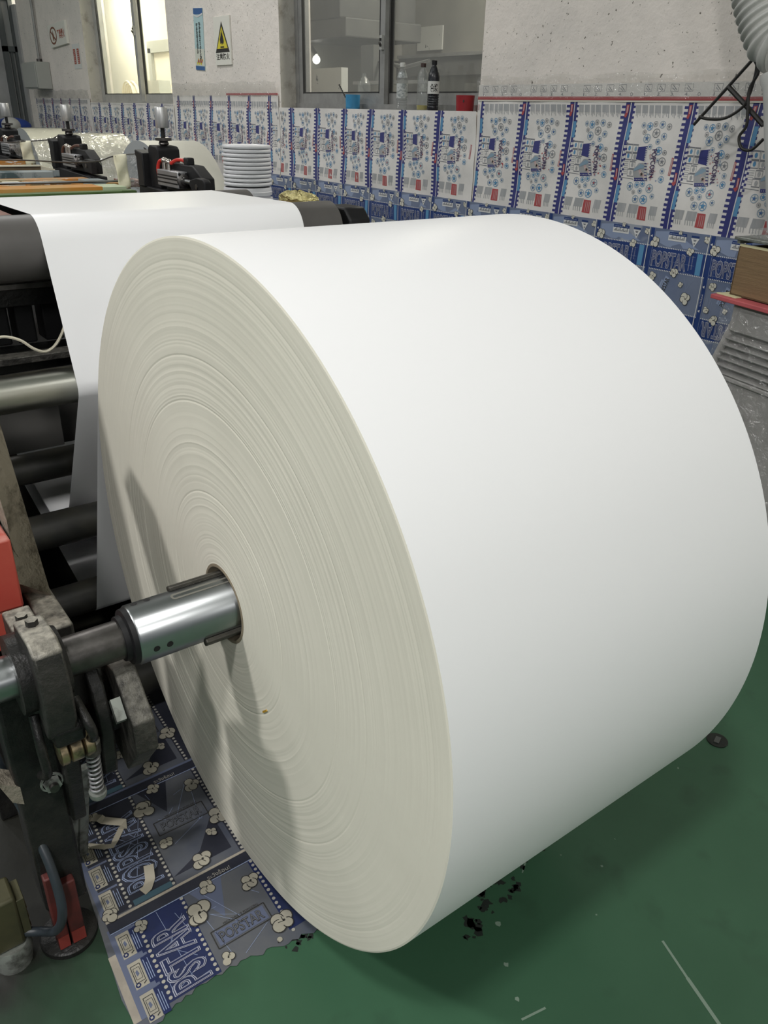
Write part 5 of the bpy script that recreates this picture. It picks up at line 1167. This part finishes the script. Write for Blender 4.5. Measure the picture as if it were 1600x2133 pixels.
def ribbon(pts, w, m, name, label, cat):
    mb = MB(); P = [Vector(p) for p in pts]; vs = []
    for i, p in enumerate(P):
        t_ = (P[min(i + 1, len(P) - 1)] - P[max(i - 1, 0)]); t_.z = 0; t_.normalize(); s_ = Vector((-t_.y, t_.x, 0)) * w / 2
        vs += [p + s_, p - s_]
    mb.add(vs, [(2 * i, 2 * i + 1, 2 * i + 3, 2 * i + 2) for i in range(len(P) - 1)], m)
    o = solo(name, mb, P[0], label, cat, smooth=0); k = o.modifiers.new('t', 'SOLIDIFY'); k.thickness = .0006
ribbon([(-.216, .312, .006), (-.205, .292, .016), (-.200, .285, .012), (-.166, .252, .014), (-.172, .244, .006)], .020, 'scrap', 'tape_scrap', 'folded cream tape scrap on the sheet beside the grey strut tubes', 'tape scrap')
ribbon([(-.170, .252, .005), (-.196, .222, .006), (-.206, .212, .006), (-.222, .220, .006), (-.245, .240, .0055)], .013, 'scrap', 'tape_scrap', 'bent cream tape scrap curling toward the strut tubes', 'tape scrap')
ribbon([(-.163, .116, .012), (-.172, .085, .008), (-.184, .070, .006), (-.196, .066, .006)], .020, 'scrap', 'tape_scrap', 'short cream tape scrap on the seam of the floor sheet', 'tape scrap')
b = MB().lathe((1.166, -.350, 0), (0, 0, 1), [(0, .001), (0, .026), (.003, .026), (.004, .020), (.0025, .016), (.0025, .001)], mat('oily floor plug', (.03, .035, .03), .35, .4), 32)
b.obox((1.166, -.350, .0035), (.012, .004, 0), (-.002, .006, 0), (0, 0, .001), mat('plug plate', (.12, .13, .12), .4, .4))
solo('floor_plug', b, (1.166, -.35, 0), 'small round dark plug set in the green floor right of the roll', 'floor plug')

# ================================================================== LIGHT
def area(name, loc, size, energy, col=(1, .97, .92), rot=(0, 0, 0), sy=None):
    l = bpy.data.lights.new(name, 'AREA'); l.energy = energy; l.color = col; l.size = size
    if sy: l.shape = 'RECTANGLE'; l.size_y = sy
    o = bpy.data.objects.new(name, l); COL.objects.link(o); o.location = loc; o.rotation_euler = rot; return o
WC = (1, .985, .965)
area('ceiling_lamp_light', (-1.45, -1.3, 4.2), .35, 98, WC)
area('ceiling_lamp_light', (-3.2, 1.1, 3.9), .35, 160, WC)  # unseen lamp, added to brighten the right-hand wall
area('ceiling_lamp_light', (1.3, -3.0, 4.2), .4, 24, WC, sy=1.4)
area('ceiling_lamp_light', (1.0, 1.8, 4.2), .4, 9, WC, sy=1.4)
area('ceiling_lamp_light', (.9, 4.8, 4.2), .4, 62, WC, sy=1.4)
area('ceiling_lamp_light', (-2.4, 4.2, 4.2), .4, 48, WC, sy=1.4)
area('ceiling_lamp_light', (-2.2, 8.0, 4.2), .4, 105, WC, sy=1.4)
area('ceiling_lamp_light', (-2.4, -4.5, 4.2), .4, 170, WC, sy=1.4)
area('hall_lamp_light', (-.5, -9., 4.1), 1.6, 66, (1, .985, .97), (math.radians(50), 0, 0))
area('storeroom_light', (3.5, 8.2, 3.2), .8, 190, (1, .96, .84))
area('storeroom_light', (3.4, 11.0, 3.2), .8, 170, (1, .96, .84))
area('workroom_light', (3.8, 3.4, 3.2), .4, 85, (1, .95, .85))
w = bpy.data.worlds.new('world'); sc.world = w; w.use_nodes = True
bg = w.node_tree.nodes['Background']; bg.inputs[0].default_value = (.82, .88, .95, 1); bg.inputs[1].default_value = .29

# ================================================================== CAMERA
F = 1658.47; yaw, pitch, rl = math.radians(36.981), math.radians(26.6133), math.radians(1.43426)
f = Vector((sin(yaw) * cos(pitch), cos(yaw) * cos(pitch), -sin(pitch)))
r0 = Vector((cos(yaw), -sin(yaw), 0)); u0 = r0.cross(f)
r = r0 * cos(rl) + u0 * sin(rl); u = r.cross(f)
cam = bpy.data.cameras.new('camera'); co = bpy.data.objects.new('camera', cam); COL.objects.link(co)
mm = Matrix((r, u, -f)).transposed().to_4x4(); mm.translation = Vector((-.47622663, -1.0844493, 1.42200865)); co.matrix_world = mm
cam.sensor_fit = 'VERTICAL'; cam.sensor_height = 24; cam.lens = F / 2133 * 24; cam.clip_start = .02; cam.clip_end = 60
sc.camera = co
sc.view_settings.view_transform = 'Standard'; sc.view_settings.look = 'None'; sc.view_settings.gamma = 1; sc.view_settings.use_curve_mapping = False
sc.view_settings.exposure = -0.35
